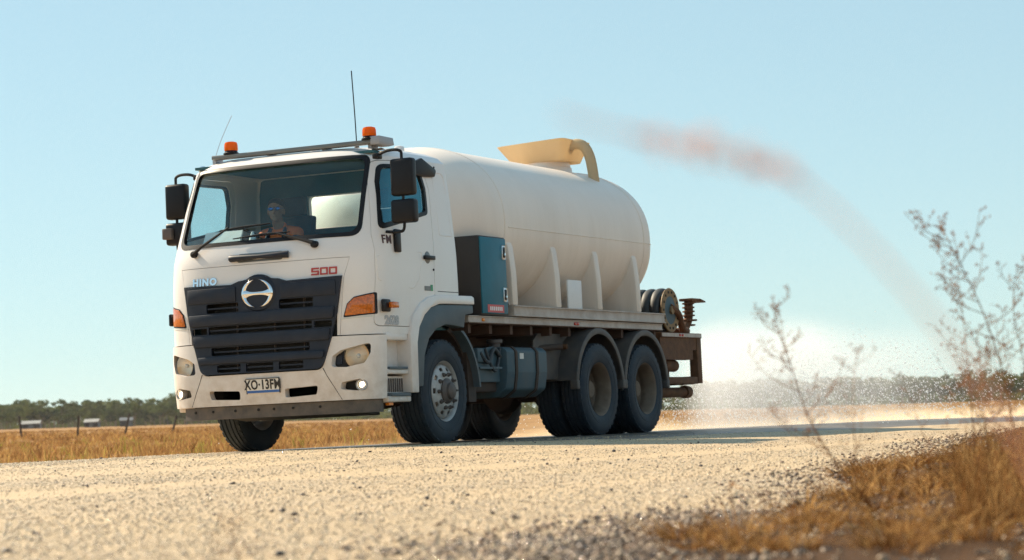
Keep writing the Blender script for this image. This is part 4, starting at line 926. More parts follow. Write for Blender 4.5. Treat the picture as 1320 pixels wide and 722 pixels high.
b = NB(); box(b, -1.10, 1.10, 0.255, 0.285, 1.35, 2.24); box(b, -1.10, 1.10, 0.255, 0.285, 2.59, 2.80); box(b, -1.10, -0.51, 0.255, 0.285, 2.24, 2.59); box(b, 0.51, 1.10, 0.255, 0.285, 2.24, 2.59); obj('rear_lining', b, 'interior_trim', T)
b = NB(); box(b, -1.05, 1.05, -1.0, 0.25, 2.81, 2.835); obj('roof_lining', b, 'interior_trim', T)
for x in (-0.50, 0.55):
    b = NB(); box(b, x-0.26, x+0.26, -0.72, -0.18, 1.62, 1.76, 0.04); se = obj('seat', b, 'seat_fabric', T)
    b = NB(); prism(b, rounded([(-0.20, 1.70), (-0.06, 1.70), (0.04, 2.36), (-0.06, 2.36)], 0.03), 'x', x-0.25, x+0.25, 0.03); obj('backrest', b, 'seat_fabric', se)
    b = NB(); box(b, x-0.14, x+0.14, -0.08, 0.03, 2.37, 2.56, 0.03); obj('headrest', b, 'seat_fabric', se)
    b = NB(); box(b, x-0.18, x+0.18, -0.6, -0.25, 1.34, 1.63); obj('seat_base', b, 'dark_void', se)
sw_c = Vector((-0.58, -0.86, 2.06)); sw_n = Vector((0, 0.62, 0.78)).normalized()
e1 = Vector((1, 0, 0)); e2 = sw_n.cross(e1)
b = NB(); tube(b, [sw_c+0.215*(math.cos(a)*e1+math.sin(a)*e2) for a in np.linspace(0, 2*math.pi, 33)[:-1]], 0.016, 8, closed=True); swo = obj('steering_wheel', b, 'black_plastic', T)
b = NB(); tube(b, [sw_c-0.02*sw_n, sw_c-0.35*sw_n], 0.035, 10)
for a in (R(20), R(160), R(270)): tube(b, [sw_c, sw_c+0.21*(math.cos(a)*e1+math.sin(a)*e2)], 0.014, 6)
obj('column', b, 'black_plastic', swo)

# fit of the cab: a touch narrower than the tank body, set towards the near side
CABFIT = Matrix.Translation((0.033, 0, 0)) @ Matrix.Diagonal((0.965, 1, 1, 1))
for o in list(T.children_recursive):
    if o.type == 'MESH': o.data.transform(CABFIT)

# ---- chassis and running gear
for s in (1, -1):
    b = NB(); prism(b, [(-1.15, 0.74), (6.75, 0.74), (6.75, 1.02), (-1.15, 1.02)], 'x', min(s*0.36, s*0.44), max(s*0.36, s*0.44)); obj('chassis_rail', b, 'chassis', T)
    b = NB(); box(b, min(s*0.35, s*0.45), max(s*0.35, s*0.45), 0.55, 5.7, 1.022, 1.19); obj('subframe_rail', b, 'tray_dark', T)
for y in (-1.0, 0.5, 1.6, 2.7, 4.3, 5.6, 6.7):
    b = NB(); box(b, -0.36, 0.36, y-0.05, y+0.05, 0.80, 0.98); obj('cross_member', b, 'chassis', T)
b = NB(); box(b, -0.40, 0.40, -0.95, 0.75, 0.48, 1.10, 0.06); obj('engine', b, 'chassis', T)
b = NB(); prism(b, [(-1.30, 0.34), (-0.9, 0.30), (-0.9, 0.62), (-1.30, 0.62)], 'x', -0.55, 0.95); obj('underrun_panel', b, 'dark_void', T)
b = NB(); tube(b, [(0, 0.7, 0.68), (0, 3.4, 0.60)], 0.06, 12); obj('drive_shaft', b, 'chassis', T)
b = NB(); tube(b, smoothline([(-1.0, 0, 0.52), (-0.7, 0, 0.46), (0, 0, 0.38), (0.7, 0, 0.46), (1.0, 0, 0.52)], 4), 0.065, 10); obj('front_axle', b, 'chassis', T)
for s in (1, -1):
    b = NB(); tube(b, smoothline([(s*0.42, -0.85, 0.66), (s*0.42, 0, 0.50), (s*0.42, 0.85, 0.66)], 6), 0.05, 8); obj('leaf_spring', b, 'chassis', T)
for k in range(2):
    y = L1+k*BOG
    b = NB(); tube(b, [(-0.95, y, WR), (0.95, y, WR)], 0.10, 14); lathe(b, [(0.05, -0.2), (0.2, -0.13), (0.24, 0), (0.2, 0.13), (0.05, 0.2)], (0, y, WR), 'y', 20, True, True); obj('rear_axle', b, 'chassis', T)
for s in (1, -1):
    b = NB(); tube(b, smoothline([(s*0.42, L1-0.1, 0.60), (s*0.42, L1+BOG/2, 0.78), (s*0.42, L1+BOG+0.1, 0.60)], 6), 0.07, 8); obj('leaf_spring', b, 'chassis', T)
# fuel tank and battery side (near), air tank (far)
b = NB(); prism(b, rounded([(0.50, 0.44), (1.02, 0.44), (1.14, 0.52), (1.17, 0.70), (1.17, 0.92), (1.12, 0.965), (0.50, 0.965)], [0.03, 0.1, 0.06, 0.05, 0.04, 0.04, 0.03], 5), 'y', 1.44, 2.40, 0.012); ft = obj('fuel_tank', b, 'fuel_tank_paint', T, 40)
for y in (1.62, 2.12):
    b = NB(); prism(b, rounded([(0.55, 0.43), (1.03, 0.43), (1.152, 0.51), (1.182, 0.70), (1.182, 0.92), (1.13, 0.978), (0.55, 0.978)], [0.03, 0.1, 0.06, 0.05, 0.04, 0.04, 0.03], 5), 'y', y, y+0.05); obj('tank_strap', b, 'chassis', ft, 40)
b = NB(); lathe(b, [(0.06, 0.0), (0.06, 0.05), (0.085, 0.055), (0.085, 0.085), (0.07, 0.095), (0.0001, 0.097)], (0.95, 1.60, 0.962), 'z', 20); obj('filler_cap', b, 'hub_metal', ft)
b = NB(); box(b, 1.168, 1.173, 1.74, 1.83, 0.84, 0.90); obj('tank_label', b, 'plate_white', ft)
b = NB(); box(b, 0.45, 1.06, 0.86, 1.40, 0.50, 0.90, 0.02); obj('battery_box', b, 'chassis', T)
b = NB(); prism(b, rounded([(0.83, 0.60), (1.40, 0.60), (1.40, 0.93), (1.28, 0.97), (0.86, 0.93)], 0.02), 'x', 1.06, 1.10, 0.006); obj('battery_cover', b, 'fuel_tank_paint', T)
b = NB(); tube(b, smoothline([(1.12, 0.92, 0.90), (1.14, 1.06, 0.80), (1.13, 1.22, 0.94), (1.12, 1.38, 0.86)], 5), 0.022, 8); tube(b, smoothline([(1.13, 1.02, 0.94), (1.15, 1.16, 0.72), (1.13, 1.30, 0.78), (1.1, 1.42, 0.95)], 5), 0.016, 8); obj('hose', b, 'hose_rubber', T)
b = NB(); box(b, 1.02, 1.16, 0.84, 1.34, 0.735, 0.755); obj('bracket', b, 'fuel_tank_paint', T)
b = NB(); box(b, 1.05, 1.13, 0.86, 1.02, 0.80, 0.95, 0.02); obj('air_valve', b, 'fuel_tank_paint', T)
b = NB(); tube(b, [(-0.85, 1.3, 0.68), (-0.85, 2.5, 0.68)], 0.2, 20); obj('air_tank', b, 'chassis', T)
b = NB(); tube(b, [(0.9, 2.30, 0.955), (1.08, 2.95, 0.985)], 0.035, 10); obj('mudguard_pole', b, 'chassis', T)

# ---- wheels
def ring_solid(prof_, n, c):
    b = NB(); lathe(b, prof_, c, 'x', n); return b
TW = 0.275
def tyre_mesh():
    h = TW/2; p = [(0.285, -h+0.03), (0.31, -h+0.012), (0.36, -h+0.002), (0.42, -h), (0.465, -h+0.006), (0.497, -h+0.024)]
    tr = []
    gx_ = [-0.075, -0.027, 0.027, 0.075]
    tr.append((0.511, -h+0.040))
    for g in gx_: tr += [(0.514, g-0.008), (0.500, g-0.005), (0.500, g+0.005), (0.514, g+0.008)]
    tr.append((0.511, h-0.040))
    p2 = [(r, -a) for r, a in p][::-1]
    b = NB(); prof_ = p+tr+p2; lathe(b, prof_+[(0.285, h-0.03)], (0, 0, 0), 'x', 72)
    # shoulder blocks
    for k in range(36):
        a = 2*math.pi*k/36
        for s in (-1, 1):
            t = NB(); box(t, min(s*(h-0.052), s*(h-0.020)), max(s*(h-0.052), s*(h-0.020)), -0.030, 0.030, 0.492, 0.5095, 0.003, 1)
            bmesh.ops.rotate(t, verts=t.verts, cent=(0, 0, 0), matrix=Matrix.Rotation(a, 3, 'X')); join(b, t)
    # raised sidewall ring
    for s in (-1, 1):
        tube(b, [(s*(h-0.001), 0.385*math.cos(a), 0.385*math.sin(a)) for a in np.linspace(0, 2*math.pi, 61)[:-1]], 0.003, 5, closed=True)
    return bm_mesh(b)
TYRE = tyre_mesh(); smooth_mesh(TYRE, 40)
def disc_mesh(front):
    """rim barrel + ventilated disc; outer face towards +x"""
    b = NB(); h = TW/2-0.02
    lathe(b, [(0.300, h+0.008), (0.292, h), (0.280, h-0.015), (0.272, h-0.06), (0.255, h-0.10), (0.255, -h+0.06), (0.29, -h), (0.30, -h-0.005)], (0, 0, 0), 'x', 60)
    if front: pr = [(0.272, h-0.05), (0.258, h-0.015), (0.238, h-0.004), (0.204, h+0.010), (0.176, h+0.022), (0.150, h+0.026), (0.115, h+0.026)]
    else: pr = [(0.268, -0.02), (0.255, -0.05), (0.238, -0.085), (0.206, -0.095), (0.176, -0.10), (0.150, -0.10), (0.115, -0.10)]
    lathe(b, pr, (0, 0, 0), 'x', 80, skip=lambda i, k: i == 2 and (k % 8) in (2, 3, 4))
    lathe(b, [(r, a-0.012) for r, a in pr], (0, 0, 0), 'x', 80, skip=lambda i, k: i == 2 and (k % 8) in (2, 3, 4))
    return bm_mesh(b)
DISC_F, DISC_R = disc_mesh(True), disc_mesh(False)
for m_ in (DISC_F, DISC_R): smooth_mesh(m_, 40)
def hub_mesh(front):
    b = NB(); h = TW/2
    if front: lathe(b, [(0.128, h-0.01), (0.125, h+0.020), (0.105, h+0.040), (0.085, h+0.046), (0.080, h+0.070), (0.06, h+0.082), (0.0001, h+0.084)], (0, 0, 0), 'x', 32)
    else: lathe(b, [(0.135, -0.10), (0.130, -0.05), (0.105, -0.03), (0.10, 0.0), (0.085, 0.015), (0.0001, 0.015)], (0, 0, 0), 'x', 32)
    return bm_mesh(b)
HUB_F, HUB_R = hub_mesh(True), hub_mesh(False)
for m_ in (HUB_F, HUB_R): smooth_mesh(m_, 35)
def nut_mesh(x):
    b = NB(); lathe(b, [(0.023, x-0.01), (0.021, x+0.012), (0.019, x+0.014), (0.013, x+0.016), (0.011, x+0.040), (0.0001, x+0.040)], (0, 0.168, 0), 'x', 6); return bm_mesh(b)
NUT_F, NUT_R = nut_mesh(TW/2+0.008), nut_mesh(-0.092)
for me, m_ in ((TYRE, 'tyre_rubber'), (DISC_F, 'rim_steel'), (DISC_R, 'rim_rear'), (HUB_F, 'hub_metal'), (HUB_R, 'rim_rear'), (NUT_F, 'hub_metal'), (NUT_R, 'hub_metal')): me.materials.append(MATS[m_])
def wheel(x, y, side, front, detail=True, dual_inner=False, steer=0.0):
    w = bpy.data.objects.new('wheel', DISC_F if front else DISC_R); COL.objects.link(w); w.parent = T
    w.location = (x, y, WR-0.004); w.rotation_euler = (R(random.uniform(0, 60)), 0, (0 if side > 0 else math.pi)+steer)
    def ch(nm, me, rx=0.0):
        o = bpy.data.objects.new(nm, me); COL.objects.link(o); o.parent = w; o.rotation_euler = (rx, 0, 0)
    ch('tyre', TYRE)
    if not dual_inner:
        ch('hub', HUB_F if front else HUB_R)
        for k in range(10): ch('wheel_nut', NUT_F if front else NUT_R, 2*math.pi*(k+0.5)/10)
for s in (1, -1): wheel(s*(1.2-TW/2), 0, s, True, steer=R(1.5))
for k in range(2):
    for s in (1, -1):
        wheel(s*(1.225-TW/2), L1+k*BOG, s, False); wheel(s*(1.225-TW/2-0.315), L1+k*BOG, s, False, dual_inner=True)
# rear mudguards
for k in range(2):
    yc = L1+k*BOG
    for s in (1, -1):
        for ro, ri, x0, x1 in ((0.665, 0.65, 0.62, 1.225),):
            A0, A1 = (R(192), R(-8)) if True else (0, 0)
            po = [(yc+ro*0.98*math.cos(a), WR+0.005+ro*math.sin(a)) for a in np.linspace(R(172), R(8), 30)]; pi_ = [(yc+ri*0.98*math.cos(a), WR+0.005+ri*math.sin(a)) for a in np.linspace(R(8), R(172), 30)]
            b = NB(); prism(b, po+pi_, 'x', min(s*x0, s*x1), max(s*x0, s*x1)); mg = obj('rear_mudguard', b, 'mudguard_plastic', T, 40)
        po = [(yc+0.672*0.98*math.cos(a), WR+0.005+0.672*math.sin(a)) for a in np.linspace(R(172), R(8), 30)]; pi_ = [(yc+0.605*0.98*math.cos(a), WR+0.005+0.605*math.sin(a)) for a in np.linspace(R(8), R(172), 30)]
        b = NB(); prism(b, po+pi_, 'x', min(s*1.205, s*1.235), max(s*1.205, s*1.235), 0.008); obj('guard_lip', b, 'mudguard_plastic', mg, 40)
        for a in ((172, 8) if True else ()):
            yy_, zz_ = yc+0.64*0.98*math.cos(R(a)), WR+0.64*math.sin(R(a)); b = NB(); box(b, min(s*1.15, s*1.24), max(s*1.15, s*1.24), yy_-0.035, yy_+0.035, zz_-0.09, zz_+0.01, 0.01); obj('guard_tab', b, 'mudguard_plastic', mg)
        b = NB(); tube(b, [(s*0.5, yc-0.50, 0.99), (s*1.06, yc-0.50, 0.99)], 0.03, 10); obj('guard_stay', b, 'rust', mg)
    if k == 0:
        for s in (1, -1):
            b = NB(); prism(b, [(2.43, 0.63), (3.02, 0.63), (3.06, 0.85), (3.20, 1.05), (3.36, 1.13), (2.55, 1.13), (2.43, 1.05)], 'x', min(s*0.98, s*1.0), max(s*0.98, s*1.0)); obj('guard_panel', b, 'mudguard_plastic', T)
            b = NB(); prism(b, [(2.43, 0.63), (2.45, 0.63), (2.57, 1.13), (2.55, 1.13)], 'x', min(s*0.6, s*0.98), max(s*0.6, s*0.98)); obj('guard_panel', b, 'mudguard_plastic', T)
b = NB(); tube(b, smoothline([(1.16, 4.32, 0.62), (1.16, 4.38, 0.50), (1.16, 4.46, 0.62)], 6), 0.014, 8); obj('hose_loop', b, 'hose_rubber', T)

# ---- tray
b = NB(); box(b, -1.16, 1.16, 0.64, 5.64, 1.195, 1.268); tr = obj('tray', b, 'tray_dark', T)
for s in (1, -1):
    b = NB(); prism(b, [(s*1.10, 1.285), (s*1.205, 1.285), (s*1.205, 1.30), (s*1.190, 1.30), (s*1.190, 1.385), (s*1.205, 1.385), (s*1.205, 1.40), (s*1.10, 1.40)], 'y', 1.62, 5.66, 0.003); obj('upper_rail', b, 'tray_steel', tr)
    b = NB(); prism(b, [(s*1.10, 1.205), (s*1.172, 1.205), (s*1.172, 1.215), (s*1.162, 1.215), (s*1.162, 1.265), (s*1.172, 1.265), (s*1.172, 1.276), (s*1.10, 1.276)], 'y', 0.62, 5.64, 0.003); obj('lower_rail', b, 'tray_steel', tr)
    for y in (0.95, 3.18, 3.24):
        b = NB(); box(b, min(s*1.160, s*1.176), max(s*1.160, s*1.176), y-0.035, y+0.02, 1.218, 1.252, 0.006); obj('side_lamp', b, 'reflector_red' if y > 1 else 'reflector_amber', tr)
b = NB(); box(b, -1.09, 1.09, 1.64, 5.64, 1.27, 1.39); obj('deck', b, 'tray_steel', tr)
for i in range(11):
    y = 0.75+i*0.48; b = NB(); box(b, -1.10, 1.10, y-0.03, y+0.03, 1.10, 1.194); obj('cross_bearer', b, 'tray_dark', tr)
# tool box
b = NB(); box(b, 0.50, 1.19, 0.86, 1.46, 1.282, 2.10, 0.010); tb = obj('tool_box', b, 'toolbox_dark', T)
b = NB(); box(b, 1.188, 1.205, 0.872, 1.450, 1.30, 2.085, 0.006); td = obj('tool_box_door', b, 'toolbox_paint', tb)
for z in (1.94, 1.50):
    b = NB(); box(b, 1.203, 1.213, 1.345, 1.43, z-0.075, z+0.075, 0.012); la = obj('latch', b, 'latch_metal', tb)
    b = NB(); box(b, 1.211, 1.218, 1.365, 1.41, z-0.055, z+0.055, 0.006); obj('latch_paddle', b, 'black_plastic', la)
    b = NB(); lathe(b, [(0.014, 0), (0.012, 0.012), (0.0001, 0.012)], (1.217, 1.388, z-0.02), 'x', 10); obj('latch_lock', b, 'chrome', la)
b = NB(); box(b, 1.2052, 1.2075, 0.98, 1.35, 1.312, 1.392); sk = obj('sticker', b, 'sticker_red', tb)
for k in range(7):
    y = 1.03+k*0.042; b = NB(); box(b, 1.2076, 1.2084, y, y+0.028, 1.332, 1.372); obj('sticker_print', b, 'sticker_white', sk)

# ---- water tank
TA, TB, TZ = 1.15, 0.885, 2.262
TY0, TY1, DF, DR = 1.55, 5.36, 0.92, 0.50
def tank_mesh():
    b = NB(); rows = []; n = 72
    ss = []
    for i in range(15): t = math.pi/2*(1-i/14); ss.append((TY0-DF*math.sin(t), math.cos(t)))
    for y in np.linspace(TY0, TY1, 14)[1:-1]: ss.append((float(y), 1.0))
    for i in range(15): t = math.pi/2*i/14; ss.append((TY1+DR*math.sin(t), math.cos(t)))
    for y, k in ss:
        k = max(k, 0.004)**(0.80 if y < 3 else 0.62); ex = 2.25
        row = []
        for j in range(n):
            a = 2*math.pi*j/n; c, s = math.cos(a), math.sin(a)
            row.append(b.verts.new((TA*k*math.copysign(abs(c)**(2/ex), c), y, TZ+TB*k*math.copysign(abs(s)**(2/ex), s))))
        rows.append(row)
    for p, q in zip(rows, rows[1:]):
        for j in range(n): b.faces.new((p[j], p[(j+1) % n], q[(j+1) % n], q[j]))
    b.faces.new(rows[0]); b.faces.new(rows[-1][::-1])
    return b
tank = obj('water_tank', tank_mesh(), 'poly_tank', T, 50)
def tank_x(z): return TA*(1-min(1, abs(z-TZ)/TB)**2.25)**(1/2.25)
for s in (1, -1):
    b = NB(); tube(b, [(s*(TA-0.002), y, TZ-0.035) for y in np.linspace(TY0+0.1, TY1+0.05, 12)]+[(s*(TA*(math.cos(t)**0.62)-0.002), TY1+DR*math.sin(t), TZ-0.035) for t in np.linspace(0.1, 1.2, 10)], 0.007, 6); obj('mould_seam', b, 'poly_tank', tank)
for y in (TY0+0.02, TY1-0.12):
    b = NB(); ex = 2.25
    tube(b, [((TA-0.002)*math.copysign(abs(math.cos(a))**(2/ex), math.cos(a)), y, TZ+(TB-0.002)*math.copysign(abs(math.sin(a))**(2/ex), math.sin(a))) for a in np.linspace(0, 2*math.pi, 73)[:-1]], 0.010, 6, closed=True); obj('mould_ring', b, 'poly_tank', tank, 60)
# moulded legs down to the deck
for y in (1.68, 2.75, 3.84, 4.94):
    for s in (1, -1):
        th = 0.065
        pts_ = [(0.45, 1.402), (1.185, 1.402), (1.178, 1.75), (1.150, 2.02), (1.110, 2.12), (0.45, 2.12)]
        b = NB(); prism(b, [(s*x, z) for x, z in pts_], 'y', y-th, y+th, 0.018, 2); obj('tank_leg', b, 'poly_tank', tank, 40)
        b = NB(); prism(b, [(1.402, y-th), (1.402, y+th)], 'z', 0, 0) if False else None
b = NB(); box(b, 1.13, 1.15, 3.06, 3.42, 1.402, 1.72, 0.004); obj('cover_plate', b, 'sticker_white', tank)
for y in (1.55,):
    b = NB(); prism(b, [(1.10, 1.40), (1.18, 1.40), (1.12, 1.55)], 'y', y-0.02, y); obj('hold_down', b, 'tray_steel', tank)
# hatch: neck, scoop funnel and overflow bend
HX, HY = 0.06, 4.95
b = NB(); lathe(b, [(0.31, -0.05), (0.30, 0.03), (0.285, 0.045), (0.285, 0.12), (0.27, 0.13)], (HX, HY, TZ+TB-0.005), 'z', 40); hn = obj('hatch_neck', b, 'poly_tank', T, 40)
def rrect(x0, x1, y0, y1, r, z): return [(p[0], p[1], z) for p in rounded([(x0, y0), (x1, y0), (x1, y1), (x0, y1)], r, 5)]
zt, zb = 3.445, 3.235
top = [Vector(p) for p in rrect(HX-0.47, HX+0.42, HY-0.42, HY+0.42, 0.10, zt)]; bot = [Vector(p) for p in rrect(HX-0.33, HX+0.34, HY-0.30, HY+0.30, 0.10, zb)]
for v in top: v.z += 0.04*(v.x-HX+0.45)/0.9
cen = Vector((HX, HY, 0))
b = NB()
def rings_(L): return [b.verts.new(v) for v in L]
inn = lambda L, d: [Vector((cen.x+(v.x-cen.x)*(1-d), cen.y+(v.y-cen.y)*(1-d), v.z)) for v in L]
Ro, Rb, Ri, Rbi = rings_(top), rings_(bot), rings_(inn(top, 0.03)), rings_([v+Vector((0, 0, 0.012)) for v in inn(bot, 0.03)])
n_ = len(Ro)
for p, q in ((Ro, Rb), (Ri, Rbi), (Ro, Ri)):
    for k in range(n_): b.faces.new((p[k], p[(k+1) % n_], q[(k+1) % n_], q[k]))
b.faces.new(Rb); b.faces.new(Rbi)
obj('fill_hopper', b, 'hatch_plastic', T, 35)
b = NB(); pth = smoothline([(HX+0.32, HY-0.10, 3.39), (HX+0.44, HY-0.10, 3.43), (HX+0.55, HY-0.10, 3.39), (HX+0.62, HY-0.10, 3.25), (HX+0.655, HY-0.10, 3.02), (HX+0.66, HY-0.10, 2.9)], 6); tube(b, pth, 0.062, 14); obj('overflow_pipe', b, 'hatch_plastic', T, 50)

# ---- rear: hose reel, pump pipe, frame, spray bar
b = NB(); box(b, -1.10, 1.12, 5.70, 6.98, 1.125, 1.185, 0.004); fr = obj('rear_platform', b, 'rust', T)
b = NB(); box(b, 1.118, 1.124, 5.72, 6.96, 1.135, 1.178); obj('platform_edge', b, 'tray_steel', fr)
b = NB(); box(b, -0.98, 1.10, 5.70, 6.94, 0.98, 1.125); obj('platform_box', b, 'rust', fr)
b = NB(); box(b, 0.98, 1.10, 5.70, 6.72, 0.86, 0.982); obj('gusset', b, 'rust', fr)
for s in (1, -1):
    b = NB(); box(b, min(s*1.0, s*1.11), max(s*1.0, s*1.11), 6.84, 6.98, 0.57, 1.126, 0.008); obj('frame_post', b, 'rust', fr)
    b = NB(); box(b, min(s*1.0, s*1.10), max(s*1.0, s*1.10), 5.75, 6.88, 0.565, 0.65, 0.008); obj('frame_rail', b, 'rust', fr)
    b = NB(); box(b, min(s*0.98, s*1.08), max(s*0.98, s*1.08), 5.74, 5.84, 0.60, 0.99, 0.006); obj('frame_post', b, 'rust', fr)
b = NB(); box(b, -1.0, 1.0, 6.86, 6.96, 0.56, 0.66, 0.006); obj('frame_rail', b, 'rust', fr)
for y in (6.25, 6.33): 
    b = NB(); box(b, 1.124, 1.134, y, y+0.05, 1.142, 1.172, 0.004); obj('side_lamp', b, 'reflector_red', fr)
b = NB(); tube(b, [(0.96, 5.75, 0.82), (0.96, 6.32, 0.80)], 0.035, 12); tube(b, [(0.96, 6.05, 0.80), (0.96, 6.42, 0.79)], 0.075, 14); obj('pump_outlet', b, 'rust', T)
b = NB(); tube(b, [(0.9, 5.75, 0.47), (0.9, 6.95, 0.47)], 0.06, 14); tube(b, [(0.9, 6.83, 0.47), (0.9, 6.97, 0.47)], 0.078, 14); sb = obj('spray_bar', b, 'rust', T)
b = NB(); tube(b, [(-0.9, 6.9, 0.47), (0.9, 6.9, 0.47)], 0.06, 14); obj('spray_bar_cross', b, 'rust', sb)
for y in (5.95, 6.35):
    b = NB(); box(b, 0.885, 0.915, y, y+0.03, 0.53, 1.0); obj('hanger', b, 'rust', sb)
# reel axis across the truck
RC = Vector((0.80, 6.15, 1.46))
rl = NB(); tube(rl, [RC+Vector((-0.5, 0, 0)), RC+Vector((0.30, 0, 0))], 0.05, 12); ro_ = obj('hose_reel', rl, 'reel_paint', T)
for dx in (0.26, -0.42):
    b = NB(); lathe(b, [(0.265, 0.012), (0.272, 0.0), (0.265, -0.012), (0.17, -0.006), (0.17, 0.006), (0.265, 0.012)], tuple(RC+Vector((dx, 0, 0))), 'x', 40); obj('reel_flange', b, 'reel_paint', ro_)
    b = NB(); lathe(b, [(0.175, 0.004), (0.05, 0.012)], tuple(RC+Vector((dx, 0, 0))), 'x', 30); obj('reel_face', b, 'fuel_tank_paint', ro_)
    for k in range(14):
        a = 2*math.pi*k/14; b = NB(); lathe(b, [(0.016, 0), (0.016, 0.016), (0.0001, 0.0165)], tuple(RC+Vector((dx, 0.222*math.cos(a), 0.222*math.sin(a)))), 'x', 8); obj('reel_bolt', b, 'dark_void', ro_)
for k in range(5):
    b = NB(); x = -0.34+k*0.125; lathe(b, [(0.245+0.03*math.sin(t), x+0.06*math.cos(t)) for t in np.linspace(0, 2*math.pi, 12)], tuple(RC), 'x', 32); obj('hose_coil', b, 'hose_rubber', ro_, 60)
b = NB(); box(b, 0.98, 1.04, 6.10, 6.20, 1.18, 1.46); box(b, 0.36, 0.42, 6.10, 6.20, 1.18, 1.46); obj('reel_stand', b, 'reel_paint', ro_)
b = NB(); tube(b, smoothline([(1.06, 6.15, 1.50), (1.08, 6.35, 1.42), (1.05, 6.55, 1.24), (1.02, 6.75, 1.22)], 6), 0.045, 10); obj('feed_pipe', b, 'rust', T)
cn = NB(); tube(cn, smoothline([(0.92, 6.62, 1.20), (0.93, 6.85, 1.24), (0.94, 7.0, 1.36), (0.95, 7.02, 1.50), (0.95, 7.02, 1.60)], 6), 0.055, 14)
co = obj('water_cannon', cn, 'rust', T)
for z in (1.30, 1.36, 1.42, 1.47, 1.52, 1.57):
    b = NB(); lathe(b, [(0.055, -0.012), (0.078, -0.008), (0.078, 0.008), (0.055, 0.012)], (0.95, 7.01, z), 'z', 16); obj('flange', b, 'rust', co)
b = NB(); lathe(b, [(0.11, -0.01), (0.11, 0.01)], (0.95, 7.01, 1.36), 'z', 6, True, True); obj('collar', b, 'rust', co)
b = NB(); box(b, 0.86, 1.04, 6.93, 7.22, 1.60, 1.632, 0.006); obj('spray_plate', b, 'rust', co)
b = NB(); prism(b, [(7.16, 1.602), (7.32, 1.585), (7.32, 1.60), (7.16, 1.628)], 'x', 0.84, 1.06); obj('spray_lip', b, 'rust', co)

# ------------------------------------------------------------------ the driver
mat('skin', (0.34, 0.19, 0.125), 0.55, var=0.06, vscale=20)
mat('hair', (0.03, 0.022, 0.018), 0.8, var=0.2, vscale=60)
mat('hi_vis_orange', (1.0, 0.20, 0.05), 0.8, var=0.08, vscale=12)
mat('navy_cloth', (0.015, 0.03, 0.055), 0.85, var=0.15, vscale=14)
m_ = mat('mirror_shades', (0.03, 0.16, 0.55), 0.05, 0.9, var=0.05)
def capsule(b, p, q, r0, r1, n=12):
    p, q = Vector(p), Vector(q); L = (q-p).length; d = (q-p)/L
    pts = [p-d*r0*0.9, p-d*r0*0.55, p, q, q+d*r1*0.55, q+d*r1*0.9]
    tube(b, pts, [r0*0.35, r0*0.82, r0, r1, r1*0.82, r1*0.35], n)
def ball(b, c, r, M=None):
    t = NB(); bmesh.ops.create_uvsphere(t, u_segments=18, v_segments=12, radius=1.0)
    for v in t.verts: v.co = Vector((v.co.x*r[0], v.co.y*r[1], v.co.z*r[2]))
    if M is not None: bmesh.ops.rotate(t, verts=t.verts, cent=(0, 0, 0), matrix=M)
    bmesh.ops.translate(t, verts=t.verts, vec=c); join(b, t)
def fused(name, b, voxel, m, parent, smooth_it=3):
    me = bm_mesh(b); o = bpy.data.objects.new('f', me); COL.objects.link(o)
    rm = o.modifiers.new('r', 'REMESH'); rm.mode = 'VOXEL'; rm.voxel_size = voxel
    sm = o.modifiers.new('s', 'SMOOTH'); sm.iterations = smooth_it; sm.factor = 0.5
    dg = bpy.context.evaluated_depsgraph_get(); dg.update()
    res = bpy.data.meshes.new_from_object(o.evaluated_get(dg)); bpy.data.objects.remove(o)
    return link(name, res, m, parent, 180)
person = tag(empty('person', (-0.44, -0.42, 1.745)), 'driver in orange and navy work shirt and blue mirrored sunglasses behind the windscreen', 'person')
PX0 = -0.49
OFF = Vector((0.49, 0.42, -1.745))
def P3(x, y, z): return (x+OFF.x, y+OFF.y, z+OFF.z)
turn = R(20)
def HD(x, y, z):   # head coordinates: centre of the head, face towards -y, turned to the camera
    c, s = math.cos(turn), math.sin(turn); q = Vector((PX0+0.01+x*c-y*s, -0.40+x*s+y*c, 2.395+z)); return P3(*q)
b = NB()
ball(b, HD(0, 0.01, 0.03), (0.076, 0.096, 0.092)); ball(b, HD(0, -0.022, -0.035), (0.060, 0.070, 0.080)); ball(b, HD(0, -0.062, -0.085), (0.030, 0.026, 0.022))
capsule(b, HD(0, -0.088, 0.018), HD(0, -0.108, -0.018), 0.010, 0.016); ball(b, HD(0, -0.083, -0.052), (0.026, 0.014, 0.010))
for s in (-1, 1): ball(b, HD(s*0.078, 0.012, -0.005), (0.012, 0.020, 0.032)); ball(b, HD(s*0.034, -0.078, 0.018), (0.015, 0.012, 0.010))
capsule(b, HD(0, 0.02, -0.07), P3(PX0, -0.31, 2.20), 0.056, 0.062)
